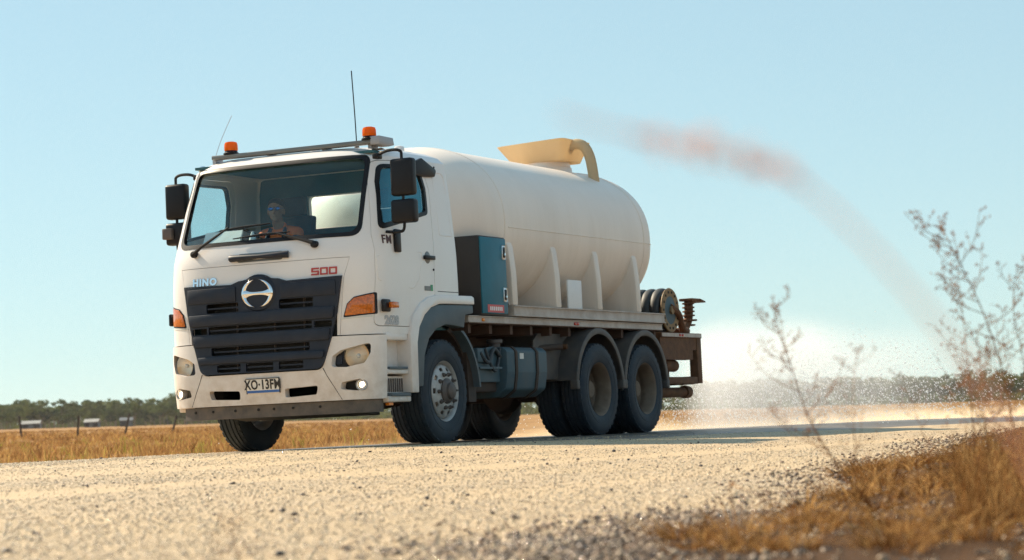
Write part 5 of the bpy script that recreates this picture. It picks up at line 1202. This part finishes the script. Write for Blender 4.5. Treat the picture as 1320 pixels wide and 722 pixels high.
# torso, hips, legs
ball(b, P3(PX0, -0.29, 2.08), (0.18, 0.115, 0.18)); ball(b, P3(PX0, -0.30, 1.92), (0.155, 0.11, 0.14)); ball(b, P3(PX0, -0.31, 1.83), (0.17, 0.125, 0.095))
for s in (-1, 1):
    sh = (PX0+s*0.185, -0.30, 2.17); el = (PX0+s*0.27, -0.50, 1.98); hd = (PX0-0.09+s*0.185, -0.80, 2.075)
    capsule(b, P3(*sh), P3(*el), 0.054, 0.042); capsule(b, P3(*el), P3(*hd), 0.040, 0.026)
    # hand closed round the wheel rim: palm, four fingers, thumb
    hv = Vector(hd); ball(b, P3(*(hv+Vector((0, -0.045, 0.012)))), (0.040, 0.045, 0.018))
    for k in range(4):
        fx = -0.030+0.020*k; ln = (0.036, 0.042, 0.040, 0.032)[k]
        p0 = hv+Vector((fx, -0.080, 0.016)); p1 = p0+Vector((0, -ln*0.8, 0.004)); p2 = p1+Vector((0, -0.006, -0.026)); p3_ = p2+Vector((0, 0.022, -0.012))
        for a_, c_ in ((p0, p1), (p1, p2), (p2, p3_)): capsule(b, P3(*a_), P3(*c_), 0.0085, 0.008, 8)
    t0 = hv+Vector((-s*0.038, -0.035, 0.0)); t1 = t0+Vector((-s*0.018, -0.030, -0.012)); t2 = t1+Vector((s*0.010, -0.024, -0.010))
    capsule(b, P3(*t0), P3(*t1), 0.011, 0.009, 8); capsule(b, P3(*t1), P3(*t2), 0.009, 0.008, 8)
    hp = (PX0+s*0.10, -0.33, 1.825); kn = (PX0+s*0.14, -0.74, 1.835); an_ = (PX0+s*0.13, -0.90, 1.45); to = (PX0+s*0.13, -1.05, 1.40)
    capsule(b, P3(*hp), P3(*kn), 0.085, 0.060); capsule(b, P3(*kn), P3(*an_), 0.056, 0.040); capsule(b, P3(*an_), P3(*to), 0.042, 0.036)
body = fused('body', b, 0.0075, 'skin', person, 2)
b = NB()
ball(b, P3(PX0, -0.29, 2.075), (0.195, 0.130, 0.175)); ball(b, P3(PX0, -0.30, 1.93), (0.172, 0.128, 0.15)); capsule(b, P3(PX0, -0.305, 2.18), P3(PX0, -0.31, 2.235), 0.09, 0.074)
for s in (-1, 1):
    capsule(b, P3(PX0+s*0.06, -0.29, 2.195), P3(PX0+s*0.19, -0.30, 2.165), 0.062, 0.070); capsule(b, P3(PX0+s*0.19, -0.30, 2.165), P3(PX0+s*0.268, -0.495, 1.985), 0.068, 0.056)
fused('shirt', b, 0.010, 'hi_vis_orange', person, 2)
b = NB()
for s in (-1, 1): tube(b, [P3(PX0+s*0.085, -0.355, 2.232), P3(PX0+s*0.10, -0.418, 2.12), P3(PX0+s*0.10, -0.436, 2.0), P3(PX0+s*0.10, -0.432, 1.90)], [0.020, 0.026, 0.026, 0.024], 8)
capsule(b, P3(PX0+0.225, -0.385, 2.08), P3(PX0+0.262, -0.48, 2.0), 0.074, 0.062); capsule(b, P3(PX0-0.225, -0.385, 2.08), P3(PX0-0.262, -0.48, 2.0), 0.074, 0.062)
fused('shirt_panel', b, 0.009, 'navy_cloth', person, 1)
b = NB(); ball(b, P3(PX0, -0.31, 1.83), (0.182, 0.140, 0.105))
for s in (-1, 1): capsule(b, P3(PX0+s*0.10, -0.33, 1.83), P3(PX0+s*0.14, -0.74, 1.838), 0.096, 0.072); capsule(b, P3(PX0+s*0.14, -0.74, 1.838), P3(PX0+s*0.13, -0.89, 1.48), 0.068, 0.056)
fused('trousers', b, 0.011, 'navy_cloth', person, 2)
b = NB(); ball(b, HD(0, 0.025, 0.062), (0.083, 0.098, 0.075)); ball(b, HD(0, 0.06, 0.0), (0.072, 0.060, 0.075)); fused('hair', b, 0.008, 'hair', person, 1)
b = NB()
for s in (-1, 1): ball(b, HD(s*0.035, -0.094, 0.018), (0.030, 0.010, 0.020))
capsule(b, HD(-0.03, -0.10, 0.026), HD(0.03, -0.10, 0.026), 0.005, 0.005, 8)
for s in (-1, 1): capsule(b, HD(s*0.062, -0.085, 0.024), HD(s*0.080, 0.01, 0.020), 0.005, 0.004, 8)
fused('sunglasses', b, 0.004, 'mirror_shades', person, 1)

# ------------------------------------------------------------------ far background
def at(px, d, dz=0.0):
    """a place on the land, d metres off in the direction of photograph column px"""
    l = (px-660)/F_PX*d
    x = CAM.x-math.sin(YAW)*d+math.cos(YAW)*l; y = CAM.y+math.cos(YAW)*d+math.sin(YAW)*l
    return Vector((x, y, float(ground_z(x, y))+dz))
def leaf_material(name, c0, c1):
    m = bpy.data.materials.new(name); n, l = nodes_of(m); n.remove(n['Principled BSDF']); o = n['Material Output']
    g = n.new('ShaderNodeNewGeometry'); oi = n.new('ShaderNodeObjectInfo')
    nz = n.new('ShaderNodeTexNoise'); nz.inputs['Scale'].default_value = 0.11; nz.inputs['Detail'].default_value = 4; l.new(g.outputs['Position'], nz.inputs['Vector'])
    s = n.new('ShaderNodeMath'); s.operation = 'MULTIPLY_ADD'; s.inputs[1].default_value = 0.35; l.new(g.outputs['Random Per Island'], s.inputs[0]); l.new(nz.outputs['Fac'], s.inputs[2])
    s2 = n.new('ShaderNodeMath'); s2.operation = 'MULTIPLY_ADD'; s2.inputs[1].default_value = 0.4; l.new(oi.outputs['Random'], s2.inputs[0]); l.new(s.outputs[0], s2.inputs[2])
    mr = n.new('ShaderNodeMapRange'); mr.inputs[1].default_value = 0.45; mr.inputs[2].default_value = 1.2; l.new(s2.outputs[0], mr.inputs[0])
    mx = n.new('ShaderNodeMix'); mx.data_type = 'RGBA'; mx.inputs[6].default_value = (*c0, 1); mx.inputs[7].default_value = (*c1, 1); l.new(mr.outputs[0], mx.inputs[0])
    d = n.new('ShaderNodeBsdfDiffuse'); t = n.new('ShaderNodeBsdfTranslucent'); l.new(mx.outputs[2], d.inputs[0]); l.new(mx.outputs[2], t.inputs[0])
    ms = n.new('ShaderNodeMixShader'); ms.inputs[0].default_value = 0.3; l.new(d.outputs[0], ms.inputs[1]); l.new(t.outputs[0], ms.inputs[2]); l.new(ms.outputs[0], o.inputs[0])
    MATS[name] = m
leaf_material('gum_leaves', (0.040, 0.068, 0.022), (0.140, 0.160, 0.050))
leaf_material('dark_leaves', (0.022, 0.036, 0.020), (0.05, 0.065, 0.03))
mat('bark', (0.20, 0.15, 0.11), 0.9, var=0.3, vscale=2)
def cards(C, rad, per, size):
    """leaf cards through spherical clumps: centres C (k,3), radii rad (k,)"""
    k = len(C); n = k*per
    v = rng.normal(size=(n, 3)); v /= np.linalg.norm(v, axis=1)[:, None]; v *= (rng.uniform(0.25, 1, n)**0.45)[:, None]
    P = np.repeat(C, per, 0)+v*np.repeat(rad, per)[:, None]*np.array([1, 1, 0.72])
    a = rng.normal(size=(n, 3)); a /= np.linalg.norm(a, axis=1)[:, None]; c = np.cross(a, rng.normal(size=(n, 3))); c /= np.linalg.norm(c, axis=1)[:, None]
    s = size*rng.uniform(0.6, 1.3, n)[:, None]
    return np.stack([P-a*s-c*s*0.5, P+a*s-c*s*0.4, P+a*s*0.8+c*s*0.6, P-a*s*0.7+c*s*0.5], 1).reshape(-1, 3)
def tree_meshes(seed, H, spread):
    global rng
    keep = rng; rng = np.random.default_rng(seed)
    b = NB(); tips = []
    lean = Vector((rng.normal(0, 0.05), rng.normal(0, 0.05), 0))
    top = Vector((lean.x*H, lean.y*H, H*0.55))
    tube(b, [(0, 0, -0.3), top*0.5+Vector((rng.normal(0, 0.1), 0, 0)), top, top+Vector((0, 0, H*0.22))], [0.20, 0.15, 0.10, 0.03], 7)
    for k in range(7):
        t = rng.uniform(0.35, 1.0); p = top*t; a = rng.uniform(0, 6.28); L = H*rng.uniform(0.22, 0.42)*spread
        q = p+Vector((math.cos(a)*L, math.sin(a)*L, L*rng.uniform(0.45, 1.1))); mid = (p+q)/2+Vector((0, 0, L*0.08))
        tube(b, [p, mid, q], [0.07, 0.045, 0.015], 5); tips.append(q); tips.append(mid+Vector((0, 0, 0.5)))
    tips.append(top+Vector((0, 0, H*0.27))); tips.append(top+Vector((0.4, 0.3, H*0.12)))
    C = np.array([t[:] for t in tips])+rng.normal(0, 0.35, (len(tips), 3)); rad = rng.uniform(0.075, 0.15, len(C))*H
    V = cards(C, rad, 60, 0.036*H)
    rng = keep
    tr_ = bm_mesh(b); cr_ = arrays_mesh('crown', V, np.arange(len(V)), 4); tr_.materials.append(MATS['bark'])
    return tr_, cr_
VAR = [tree_meshes(100+i, 10.0, (1.0, 1.25, 0.85, 1.4, 1.1, 0.95)[i]) for i in range(6)]
for _, c in VAR: c.materials.append(MATS['gum_leaves'])
DARK = tree_meshes(200, 8.0, 1.3); DARK[1].materials.append(MATS['dark_leaves'])
def tree(name, px, d, s, v, label, group, sz=1.0):
    t = tag(empty(name, at(px, d)), label, 'tree', group); t.rotation_euler = (0, 0, random.uniform(0, 6.28)); t.scale = (s*sz, s*sz, s)
    for nm, me in (('trunk', v[0]), ('crown', v[1])):
        o = bpy.data.objects.new(nm, me); COL.objects.link(o); o.parent = t
for i in range(64):
    row = i % 3; px = -25+290*(i+random.uniform(-0.6, 0.6))/64; d = (930, 1010, 1090)[row]+random.uniform(-25, 25)
    tree('gum_tree', px, d, random.uniform(0.75, 1.15)*(0.85, 1.12, 1.25)[row], random.choice(VAR), 'grey green gum tree in the far treeline left of the truck', 'gum trees left of the truck', random.uniform(0.9, 1.3))
for i in range(60):
    row = i % 2; px = 880+460*(i+random.uniform(-0.6, 0.6))/60; d = (1000, 1100)[row]+random.uniform(-30, 30)
    tree('gum_tree', px, d, random.uniform(1.05, 1.3), random.choice(VAR), 'hazy gum tree in the low treeline behind the spray', 'gum trees behind the spray', random.uniform(1.1, 1.5))
for px, d, s, lab in ((44, 905, 0.95, 'dark round tree just behind the leftmost shed'), (135, 890, 0.75, 'dark bushy tree between the middle shed and the right shed'), (74, 940, 0.6, 'dark low tree right of the leftmost shed'), (187, 900, 0.7, 'dark tree between the two right fence posts')):
    tree('dark_tree', px, d, s, DARK, lab, None, 1.15)
# the rest of the wood, one mass
C = []
for i in range(900):
    d = 1050+rng.uniform(0, 420); px = rng.uniform(-160, 1480); p = at(px, d); h = rng.uniform(9.0, 12.5)*(1.0 if px < 700 else 1.1)
    for k in range(6): C.append((p.x+rng.normal(0, 2.2), p.y+rng.normal(0, 2.2), p.z+h*rng.uniform(0.12, 0.95)))
    for k in range(4): C.append((p.x+rng.normal(0, 4), p.y+rng.normal(0, 4), p.z+rng.uniform(0.2, 2.2)))
C = np.array(C); V = cards(C, rng.uniform(1.2, 2.2, len(C)), 16, 0.62)
o = link('woodland', arrays_mesh('woodland', V, np.arange(len(V)), 4), 'gum_leaves'); tag(o, 'far grey green woodland closing the plain', 'woodland', kind='stuff')
# sheds
mat('shed_wall', (0.16, 0.17, 0.18), 0.7, var=0.15, vscale=0.6); mat('shed_roof', (0.34, 0.33, 0.31), 0.6, 0.1, var=0.12, vscale=0.5); mat('shed_open', (0.03, 0.03, 0.035), 0.9)
def shed(px, d, w, dp, h, label, roof='shed_roof', bays=3):
    s = tag(empty('farm_shed', at(px, d)), label, 'shed', 'farm sheds by the treeline'); s.rotation_euler = (0, 0, YAW+random.uniform(-0.15, 0.15))
    b = NB(); box(b, -w/2, w/2, -dp/2+0.6, dp/2, -0.5, h); obj('wall', b, 'shed_wall', s)
    b = NB(); prism(b, [(-dp/2-0.3, h-0.1), (0, h+0.9), (dp/2+0.3, h-0.1), (dp/2+0.3, h+0.05), (0, h+1.1), (-dp/2-0.3, h+0.05)], 'x', -w/2-0.3, w/2+0.3); obj('roof', b, roof, s)
    for k in range(bays+1):
        x = -w/2+w*k/bays; b = NB(); box(b, x-0.1, x+0.1, -dp/2, -dp/2+0.2, -0.5, h); obj('post', b, 'shed_open', s)
    for k in range(bays):
        x = -w/2+w*(k+0.5)/bays; b = NB(); box(b, x-w/bays*0.42, x+w/bays*0.42, -dp/2+0.50, -dp/2+0.596, 0.0, h*0.85); obj('bay', b, 'shed_open' if k != 1 else 'shed_wall', s)
shed(34, 860, 6.2, 4.0, 1.9, 'long open farm shed with pale roof, leftmost of the far sheds')
shed(112, 850, 4.6, 4.0, 1.9, 'farm shed with bright pale roof, between second and third fence posts')
shed(156, 870, 4.2, 3.0, 2.2, 'dark low farm shed right behind the third fence post', 'shed_wall', 2)
# fence posts
mat('post_timber', (0.055, 0.042, 0.034), 0.9, var=0.3, vscale=5)
for px, d, h, lean, lab in ((20.5, 172, 1.55, -5, 'dark fence post leaning left, leftmost of the fence posts'), (92.5, 176, 1.45, 4, 'dark upright fence post, second from the left'), (153.5, 180, 1.55, 14, 'dark fence post leaning right, third from the left'), (214.5, 186, 1.35, 15, 'dark leaning fence post nearest the truck bumper')):
    p = tag(empty('fence_post', at(px, d)), lab, 'fence post', 'fence posts in the field')
    b = NB(); lathe(b, [(0.085, -0.4), (0.08, 0.3), (0.072, h-0.02), (0.055, h)], (0, 0, 0), 'z', 9, True, True); o = obj('post', b, 'post_timber', p)
    b = NB(); tube(b, [(0, -0.09, h*0.8), (0, 0.09, h*0.8)], 0.02, 6); obj('wire_staple', b, 'hub_metal', p)
    p.rotation_euler = Matrix.Rotation(R(lean-2.5), 3, fw).to_euler() if False else (Vector((math.cos(YAW)*math.sin(R(lean)), math.sin(YAW)*math.sin(R(lean)), math.cos(R(lean)))).to_track_quat('Z', 'Y')).to_euler()

# ------------------------------------------------------------------ dry weeds near the camera
grass_material('weed_stem', (0.22, 0.10, 0.04), (0.34, 0.17, 0.065), (0.44, 0.24, 0.09), 0.2, 6)
grass_material('weed_seed', (0.28, 0.11, 0.05), (0.42, 0.18, 0.075), (0.56, 0.30, 0.13), 0.35, 20)
def weed(pxs, d, label, seed, r=0.0035, branch=10, spread=0.5, pods=3, name='dry_weed', rise=None):
    """pxs: the stem's course as (column, row) in the photograph, read at distance d, root first"""
    r2 = random.Random(seed)
    pts = []
    for i, (px, py) in enumerate(pxs):
        dd = d+0.10*math.sin(i*1.7+seed); v = fw+(px-660)/F_PX*rt2+(361-py)/F_PX*up2; pts.append(CAM+v*dd)
    root = pts[0].copy(); gz = float(verge_z(root.x, root.y)); foot = Vector((root.x, root.y, min(gz, root.z)-0.02))
    t = tag(empty(name, foot), label, 'weed', 'dry weeds on the verge')
    line = smoothline([foot]+pts, 5); line = [p-foot for p in line]; n = len(line)
    b = NB(); tube(b, line, [r*(1-0.75*i/(n-1)) for i in range(n)], 6); tips = []
    H = (line[-1]-line[0]).length
    for k in range(branch):
        i = int(n*(0.28+0.70*k/branch)); i = min(i, n-2); p = line[i]; ax = (line[i+1]-line[i]).normalized()
        a = r2.uniform(0, 6.28); side = (math.cos(a)*rt+math.sin(a)*Vector((-math.sin(YAW), math.cos(YAW), 0))*0.5).normalized()
        L = H*spread*r2.uniform(0.25, 0.6)*(1.15-0.7*k/branch); q = p+(ax*0.75+side*0.8).normalized()*L; mid = (p+q)/2+side*L*0.10
        ln = smoothline([p, mid, q+Vector((0, 0, L*0.12))], 4); tube(b, ln, [r*0.45*(1-0.7*j/(len(ln)-1)) for j in range(len(ln))], 5)
        for j in range(1, len(ln)):
            if r2.random() < 0.85:
                s2 = Vector((r2.uniform(-1, 1), r2.uniform(-1, 1), r2.uniform(0.1, 1))).normalized(); l2 = L*r2.uniform(0.12, 0.34); e = ln[j]+s2*l2
                tube(b, [ln[j], e], [r*0.24, r*0.13], 4); tips.append(e); tips.append(ln[j]+s2*l2*0.6+Vector((0, 0, 0.004)))
        tips.append(ln[-1])
    for i in range(n//3, n): 
        if r2.random() < 0.5: tips.append(line[i]+Vector((r2.uniform(-1, 1), r2.uniform(-1, 1), 0))*r*1.6)
    st = obj('stem', b, 'weed_stem', t)
    b = NB()
    for p in tips:
        for _ in range(r2.randint(1, pods)):
            s = r*r2.uniform(0.4, 0.9); q = p+Vector((r2.uniform(-1, 1), r2.uniform(-1, 1), r2.uniform(-1, 1)))*r*1.5
            tt = NB(); bmesh.ops.create_icosphere(tt, subdivisions=1, radius=s)
            for v in tt.verts: v.co = Vector((v.co.x*0.8, v.co.y*0.8, v.co.z*1.4))
            bmesh.ops.translate(tt, verts=tt.verts, vec=q); join(b, tt)
    o = obj('seed_spray', b, 'weed_seed', t, None); o['kind'] = 'stuff'
    return t
weed([(1125, 655), (1080, 600), (1045, 545), (1022, 480), (1005, 430), (996, 395)], 8.4, 'bare dry weed bending left, in front of the wet road', 3, 0.0037, 17, 0.62, 2)
weed([(1318, 640), (1308, 560), (1290, 470), (1262, 390), (1232, 330), (1212, 288)], 8.8, 'tallest dry weed, at the right picture edge', 5, 0.0041, 24, 0.52, 3)
weed([(1262, 640), (1255, 560), (1248, 470), (1240, 400), (1236, 372)], 8.9, 'shorter upright dry weed beside the tallest one', 8, 0.0031, 17, 0.5, 3)
weed([(1330, 650), (1326, 560), (1320, 470), (1306, 400), (1312, 340)], 9.0, 'dry weed cut by the right picture edge', 11, 0.0034, 16, 0.5, 3)
weed([(1105, 650), (1103, 590), (1100, 530), (1102, 470), (1110, 450)], 7.6, 'faint thin dry weed right of the bending one', 14, 0.0020, 12, 0.45, 2)
weed([(1225, 650), (1200, 590), (1180, 530), (1160, 480)], 8.6, 'thin dry weed leaning left of the right clump', 17, 0.0020, 10, 0.45, 2)
weed([(1290, 650), (1275, 580), (1266, 500), (1280, 450)], 8.0, 'short bushy dry weed low in the right clump', 21, 0.0030, 21, 0.6, 3)
weed([(955, 700), (946, 660), (941, 626), (960, 632), (986, 640)], 7.2, 'broken stubby dry stalk at the left end of the verge grass', 24, 0.0034, 2, 0.12, 1)
weed([(312, 735), (304, 705), (298, 680), (294, 664)], 6.0, 'small blurred brown weed at the bottom left of the road', 27, 0.0014, 12, 0.6, 1)
# a drooping grass stalk right in front of the lens, thrown far out of focus
grass_material('stalk', (0.93, 0.60, 0.47), (0.95, 0.66, 0.53), (0.96, 0.72, 0.60), 0.65, 6)
pts = []
for px, py, dd in ((1400, 800, 1.44), (1350, 640, 1.43), (1268, 500, 1.42), (1190, 395, 1.42), (1100, 295, 1.42), (1015, 224, 1.42), (945, 196, 1.42), (860, 182, 1.43), (780, 164, 1.45), (720, 146, 1.47)):
    v = fw+(px-660)/F_PX*rt2+(361-py)/F_PX*up2; pts.append(CAM+v*dd)
foot = Vector((pts[0].x+0.01, pts[0].y, -0.32)); t = tag(empty('grass_stalk', foot), 'out of focus drooping grass stalk arching across the sky close to the lens', 'grass stalk')
line = [p-foot for p in smoothline([foot]+pts, 5)]; n = len(line)
b = NB(); tube(b, line, [0.0016-0.0005*i/(n-1) for i in range(n)], 8); obj('stem', b, 'stalk', t)
b = NB(); r2 = random.Random(4); i0 = int(n*0.57)
for i in range(i0, n-8):
    for k in range(5):
        w = 0.0075*math.sin(math.pi*(i-i0)/(n-8-i0))**0.7+0.001
        p = line[i]+Vector((r2.uniform(-1, 1), r2.uniform(-1, 1), r2.uniform(-1, 1)))*w; tt = NB(); bmesh.ops.create_icosphere(tt, subdivisions=1, radius=0.0022); bmesh.ops.translate(tt, verts=tt.verts, vec=p); join(b, tt)
o = obj('seed_head', b, 'stalk', t, None); o['kind'] = 'stuff'

# ------------------------------------------------------------------ water spray, mist, dust, air
def volume_material(name, col, density, aniso, build):
    m = bpy.data.materials.new(name); n, l = nodes_of(m); n.remove(n['Principled BSDF']); o = n['Material Output']
    v = n.new('ShaderNodeVolumePrincipled'); v.inputs['Color'].default_value = (*col, 1); v.inputs['Anisotropy'].default_value = aniso
    tc = n.new('ShaderNodeTexCoord')
    fac = build(n, l, tc.outputs['Object'])
    q = n.new('ShaderNodeMath'); q.operation = 'MULTIPLY'; q.inputs[1].default_value = density; l.new(fac, q.inputs[0]); l.new(q.outputs[0], v.inputs['Density'])
    l.new(v.outputs[0], o.inputs['Volume']); MATS[name] = m; return m
def vmath(n, l, op, a, b=None):
    q = n.new('ShaderNodeMath'); q.operation = op
    for i, x in ((0, a), (1, b)):
        if x is None: continue
        if isinstance(x, (int, float)): q.inputs[i].default_value = x
        else: l.new(x, q.inputs[i])
    return q.outputs[0]
def vrange(n, l, x, a, b, c, d, smooth=True):
    q = n.new('ShaderNodeMapRange'); q.interpolation_type = 'SMOOTHSTEP' if smooth else 'LINEAR'
    for i, v in ((1, a), (2, b), (3, c), (4, d)): q.inputs[i].default_value = v
    l.new(x, q.inputs[0]); return q.outputs[0]
def vnoise(n, l, vec, s, d, scale=(1, 1, 1)):
    mp = n.new('ShaderNodeMapping'); mp.inputs['Scale'].default_value = scale; l.new(vec, mp.inputs[0])
    q = n.new('ShaderNodeTexNoise'); q.inputs['Scale'].default_value = s; q.inputs['Detail'].default_value = d; l.new(mp.outputs[0], q.inputs['Vector']); return q.outputs['Fac']
SPRAY = Vector((0.95, 7.30, 1.60))
def mist_build(n, l, vec):
    sp = n.new('ShaderNodeSeparateXYZ'); l.new(vec, sp.inputs[0]); x, y, z = sp.outputs
    # top of the plume falls from the nozzle to the ground over 9.5 m
    y2 = vmath(n, l, 'MULTIPLY', y, y); zt = vmath(n, l, 'SUBTRACT', vmath(n, l, 'ADD', vmath(n, l, 'MULTIPLY', y, 0.02), 1.70), vmath(n, l, 'MULTIPLY', y2, 0.0150))
    nz = vnoise(n, l, vec, 0.9, 3); nz2 = vmath(n, l, 'MULTIPLY', vmath(n, l, 'SUBTRACT', nz, 0.5), 0.5)
    hgt = vmath(n, l, 'SUBTRACT', vmath(n, l, 'ADD', zt, nz2), z)          # depth below the plume's top
    f = vmath(n, l, 'MULTIPLY', vrange(n, l, hgt, 0.0, 0.55, 0, 1), vrange(n, l, hgt, 0.5, 1.5, 1.0, 0.45))
    f = vmath(n, l, 'MULTIPLY', f, vrange(n, l, y, 0.0, 2.6, 0.12, 1)); f = vmath(n, l, 'MULTIPLY', f, vrange(n, l, y, 1.4, 6.5, 1, 0.0))
    ax = vmath(n, l, 'ABSOLUTE', x); wdt = vmath(n, l, 'SUBTRACT', vmath(n, l, 'ADD', vmath(n, l, 'MULTIPLY', y, 0.38), 0.5), ax)
    f = vmath(n, l, 'MULTIPLY', f, vrange(n, l, wdt, 0.0, 0.7, 0, 1))
    return vmath(n, l, 'MULTIPLY', f, vrange(n, l, nz, 0.25, 0.7, 0.4, 1.2))
volume_material('mist_volume', (0.98, 0.985, 1.0), 0.48, 0.35, mist_build)
b = NB(); prism(b, [(0.05, 0.0), (10.0, 0.0), (10.0, 0.9), (4.0, 2.1), (0.05, 2.1)], 'x', -4.6, 4.6); o = obj('water_mist', b, 'mist_volume', None, None); o.location = (SPRAY.x, SPRAY.y, -0.12); tag(o, 'white cloud of water mist behind the truck', 'mist', kind='stuff')
# falling drops: beads thrown from the spray plate in a fan
def drops(n, seed, vy, vz, fan, size):
    g = np.random.default_rng(seed); t = g.uniform(0.42, 1.0, n)
    a = g.normal(0, fan, n); sp = g.uniform(vy[0], vy[1], n); v0z = g.normal(vz, 0.45, n); T_ = t*0.95
    x = SPRAY.x+np.sin(a)*sp*T_; y = SPRAY.y+np.cos(a)*sp*T_; z = SPRAY.z+v0z*T_-4.9*T_*T_
    ok = z > road_z(x, y)+0.02; x, y, z, sp, a, T_, v0z = [q[ok] for q in (x, y, z, sp, a, T_, v0z)]
    vel = np.stack([np.sin(a)*sp, np.cos(a)*sp, v0z-9.8*T_], -1); vel /= np.linalg.norm(vel, axis=1)[:, None]
    m_ = len(x); P = np.stack([x, y, z], -1); r_ = size*g.uniform(0.5, 1.4, m_)**1.5
    u = np.cross(vel, np.array([0.3, 0.2, 1.0])); u /= np.linalg.norm(u, axis=1)[:, None]; w = np.cross(vel, u)
    L = r_*g.uniform(1.2, 3.0, m_)
    V = np.stack([P+vel*L[:, None], P-vel*L[:, None], P+u*r_[:, None], P-u*r_[:, None], P+w*r_[:, None], P-w*r_[:, None]], 1).reshape(-1, 3)
    f = np.array([[0, 2, 4], [0, 4, 3], [0, 3, 5], [0, 5, 2], [1, 4, 2], [1, 3, 4], [1, 5, 3], [1, 2, 5]])
    return V, (f[None]+(np.arange(m_)*6)[:, None, None]).reshape(-1)
def water_material():
    m = bpy.data.materials.new('water_drop'); n, l = nodes_of(m); b = n['Principled BSDF']; b.inputs['Base Color'].default_value = (0.92, 0.95, 0.97, 1); b.inputs['Roughness'].default_value = 0.08; t = n.new('ShaderNodeBsdfTranslucent'); t.inputs[0].default_value = (0.95, 0.96, 0.98, 1); ms = n.new('ShaderNodeMixShader'); ms.inputs[0].default_value = 0.6; l.new(b.outputs[0], ms.inputs[1]); l.new(t.outputs[0], ms.inputs[2]); l.new(ms.outputs[0], n['Material Output'].inputs[0])
    g = n.new('ShaderNodeNewGeometry'); nz = n.new('ShaderNodeTexNoise'); l.new(g.outputs['Position'], nz.inputs['Vector'])
    r = n.new('ShaderNodeMapRange'); r.inputs[3].default_value = 0.04; r.inputs[4].default_value = 0.16; l.new(nz.outputs['Fac'], r.inputs[0]); l.new(r.outputs[0], b.inputs['Roughness']); MATS['water_drop'] = m
water_material()
Vs, Fs, off = [], [], 0
for args in ((26000, 1, (3.0, 13.0), 0.1, 0.42, 0.0050), (9000, 2, (8.0, 15.0), 0.3, 0.34, 0.0065), (6000, 5, (2.0, 6.0), -0.1, 0.6, 0.0045)):
    V, F = drops(*args); Vs.append(V); Fs.append(F+off); off += len(V)
o = link('water_spray', arrays_mesh('water_spray', np.concatenate(Vs), np.concatenate(Fs), 3), 'water_drop', None, 180); tag(o, 'sparkling curtain of water drops falling behind the truck', 'water spray', kind='stuff')
def dust_build(n, l, vec):
    sp = n.new('ShaderNodeSeparateXYZ'); l.new(vec, sp.inputs[0]); x, y, z = sp.outputs
    nz = vnoise(n, l, vec, 0.55, 4, (1, 0.6, 1.4)); top = vmath(n, l, 'ADD', vmath(n, l, 'MULTIPLY', nz, 0.75), 0.05)
    top = vmath(n, l, 'MULTIPLY', top, vrange(n, l, y, 0.0, 8.0, 0.75, 1.25))
    f = vrange(n, l, vmath(n, l, 'DIVIDE', z, top), 0.0, 1.0, 1, 0)
    f = vmath(n, l, 'MULTIPLY', f, vrange(n, l, y, 0.0, 1.5, 0, 1)); f = vmath(n, l, 'MULTIPLY', f, vrange(n, l, y, 26, 44, 1, 0))
    f = vmath(n, l, 'MULTIPLY', f, vrange(n, l, x, -4.2, -2.2, 0, 1)); return vmath(n, l, 'MULTIPLY', f, vrange(n, l, x, -0.4, 1.4, 1, 0))
volume_material('dust_volume', (1.0, 0.84, 0.62), 0.62, 0.3, dust_build)
b = NB(); box(b, -7, 1.5, 0.0, 45, 0.0, 1.7); o = obj('road_dust', b, 'dust_volume', None, None); o.location = (-0.3, 3.4, -0.36); tag(o, 'low tan dust blowing off the road behind the truck', 'dust', kind='stuff')

# the air over the plain
m = bpy.data.materials.new('air'); n, l = nodes_of(m); n.remove(n['Principled BSDF']); v = n.new('ShaderNodeVolumePrincipled'); v.inputs['Color'].default_value = (0.90, 0.94, 1.0, 1); v.inputs['Density'].default_value = 0.00005; v.inputs['Anisotropy'].default_value = 0.2
l.new(v.outputs[0], n['Material Output'].inputs['Volume']); MATS['air'] = m
b = NB(); box(b, CAM.x-3400, CAM.x+3400, CAM.y-3400, CAM.y+3400, -12, 60); o = obj('haze', b, 'air', None, None); tag(o, 'thin pale haze over the plain', 'haze', kind='stuff')
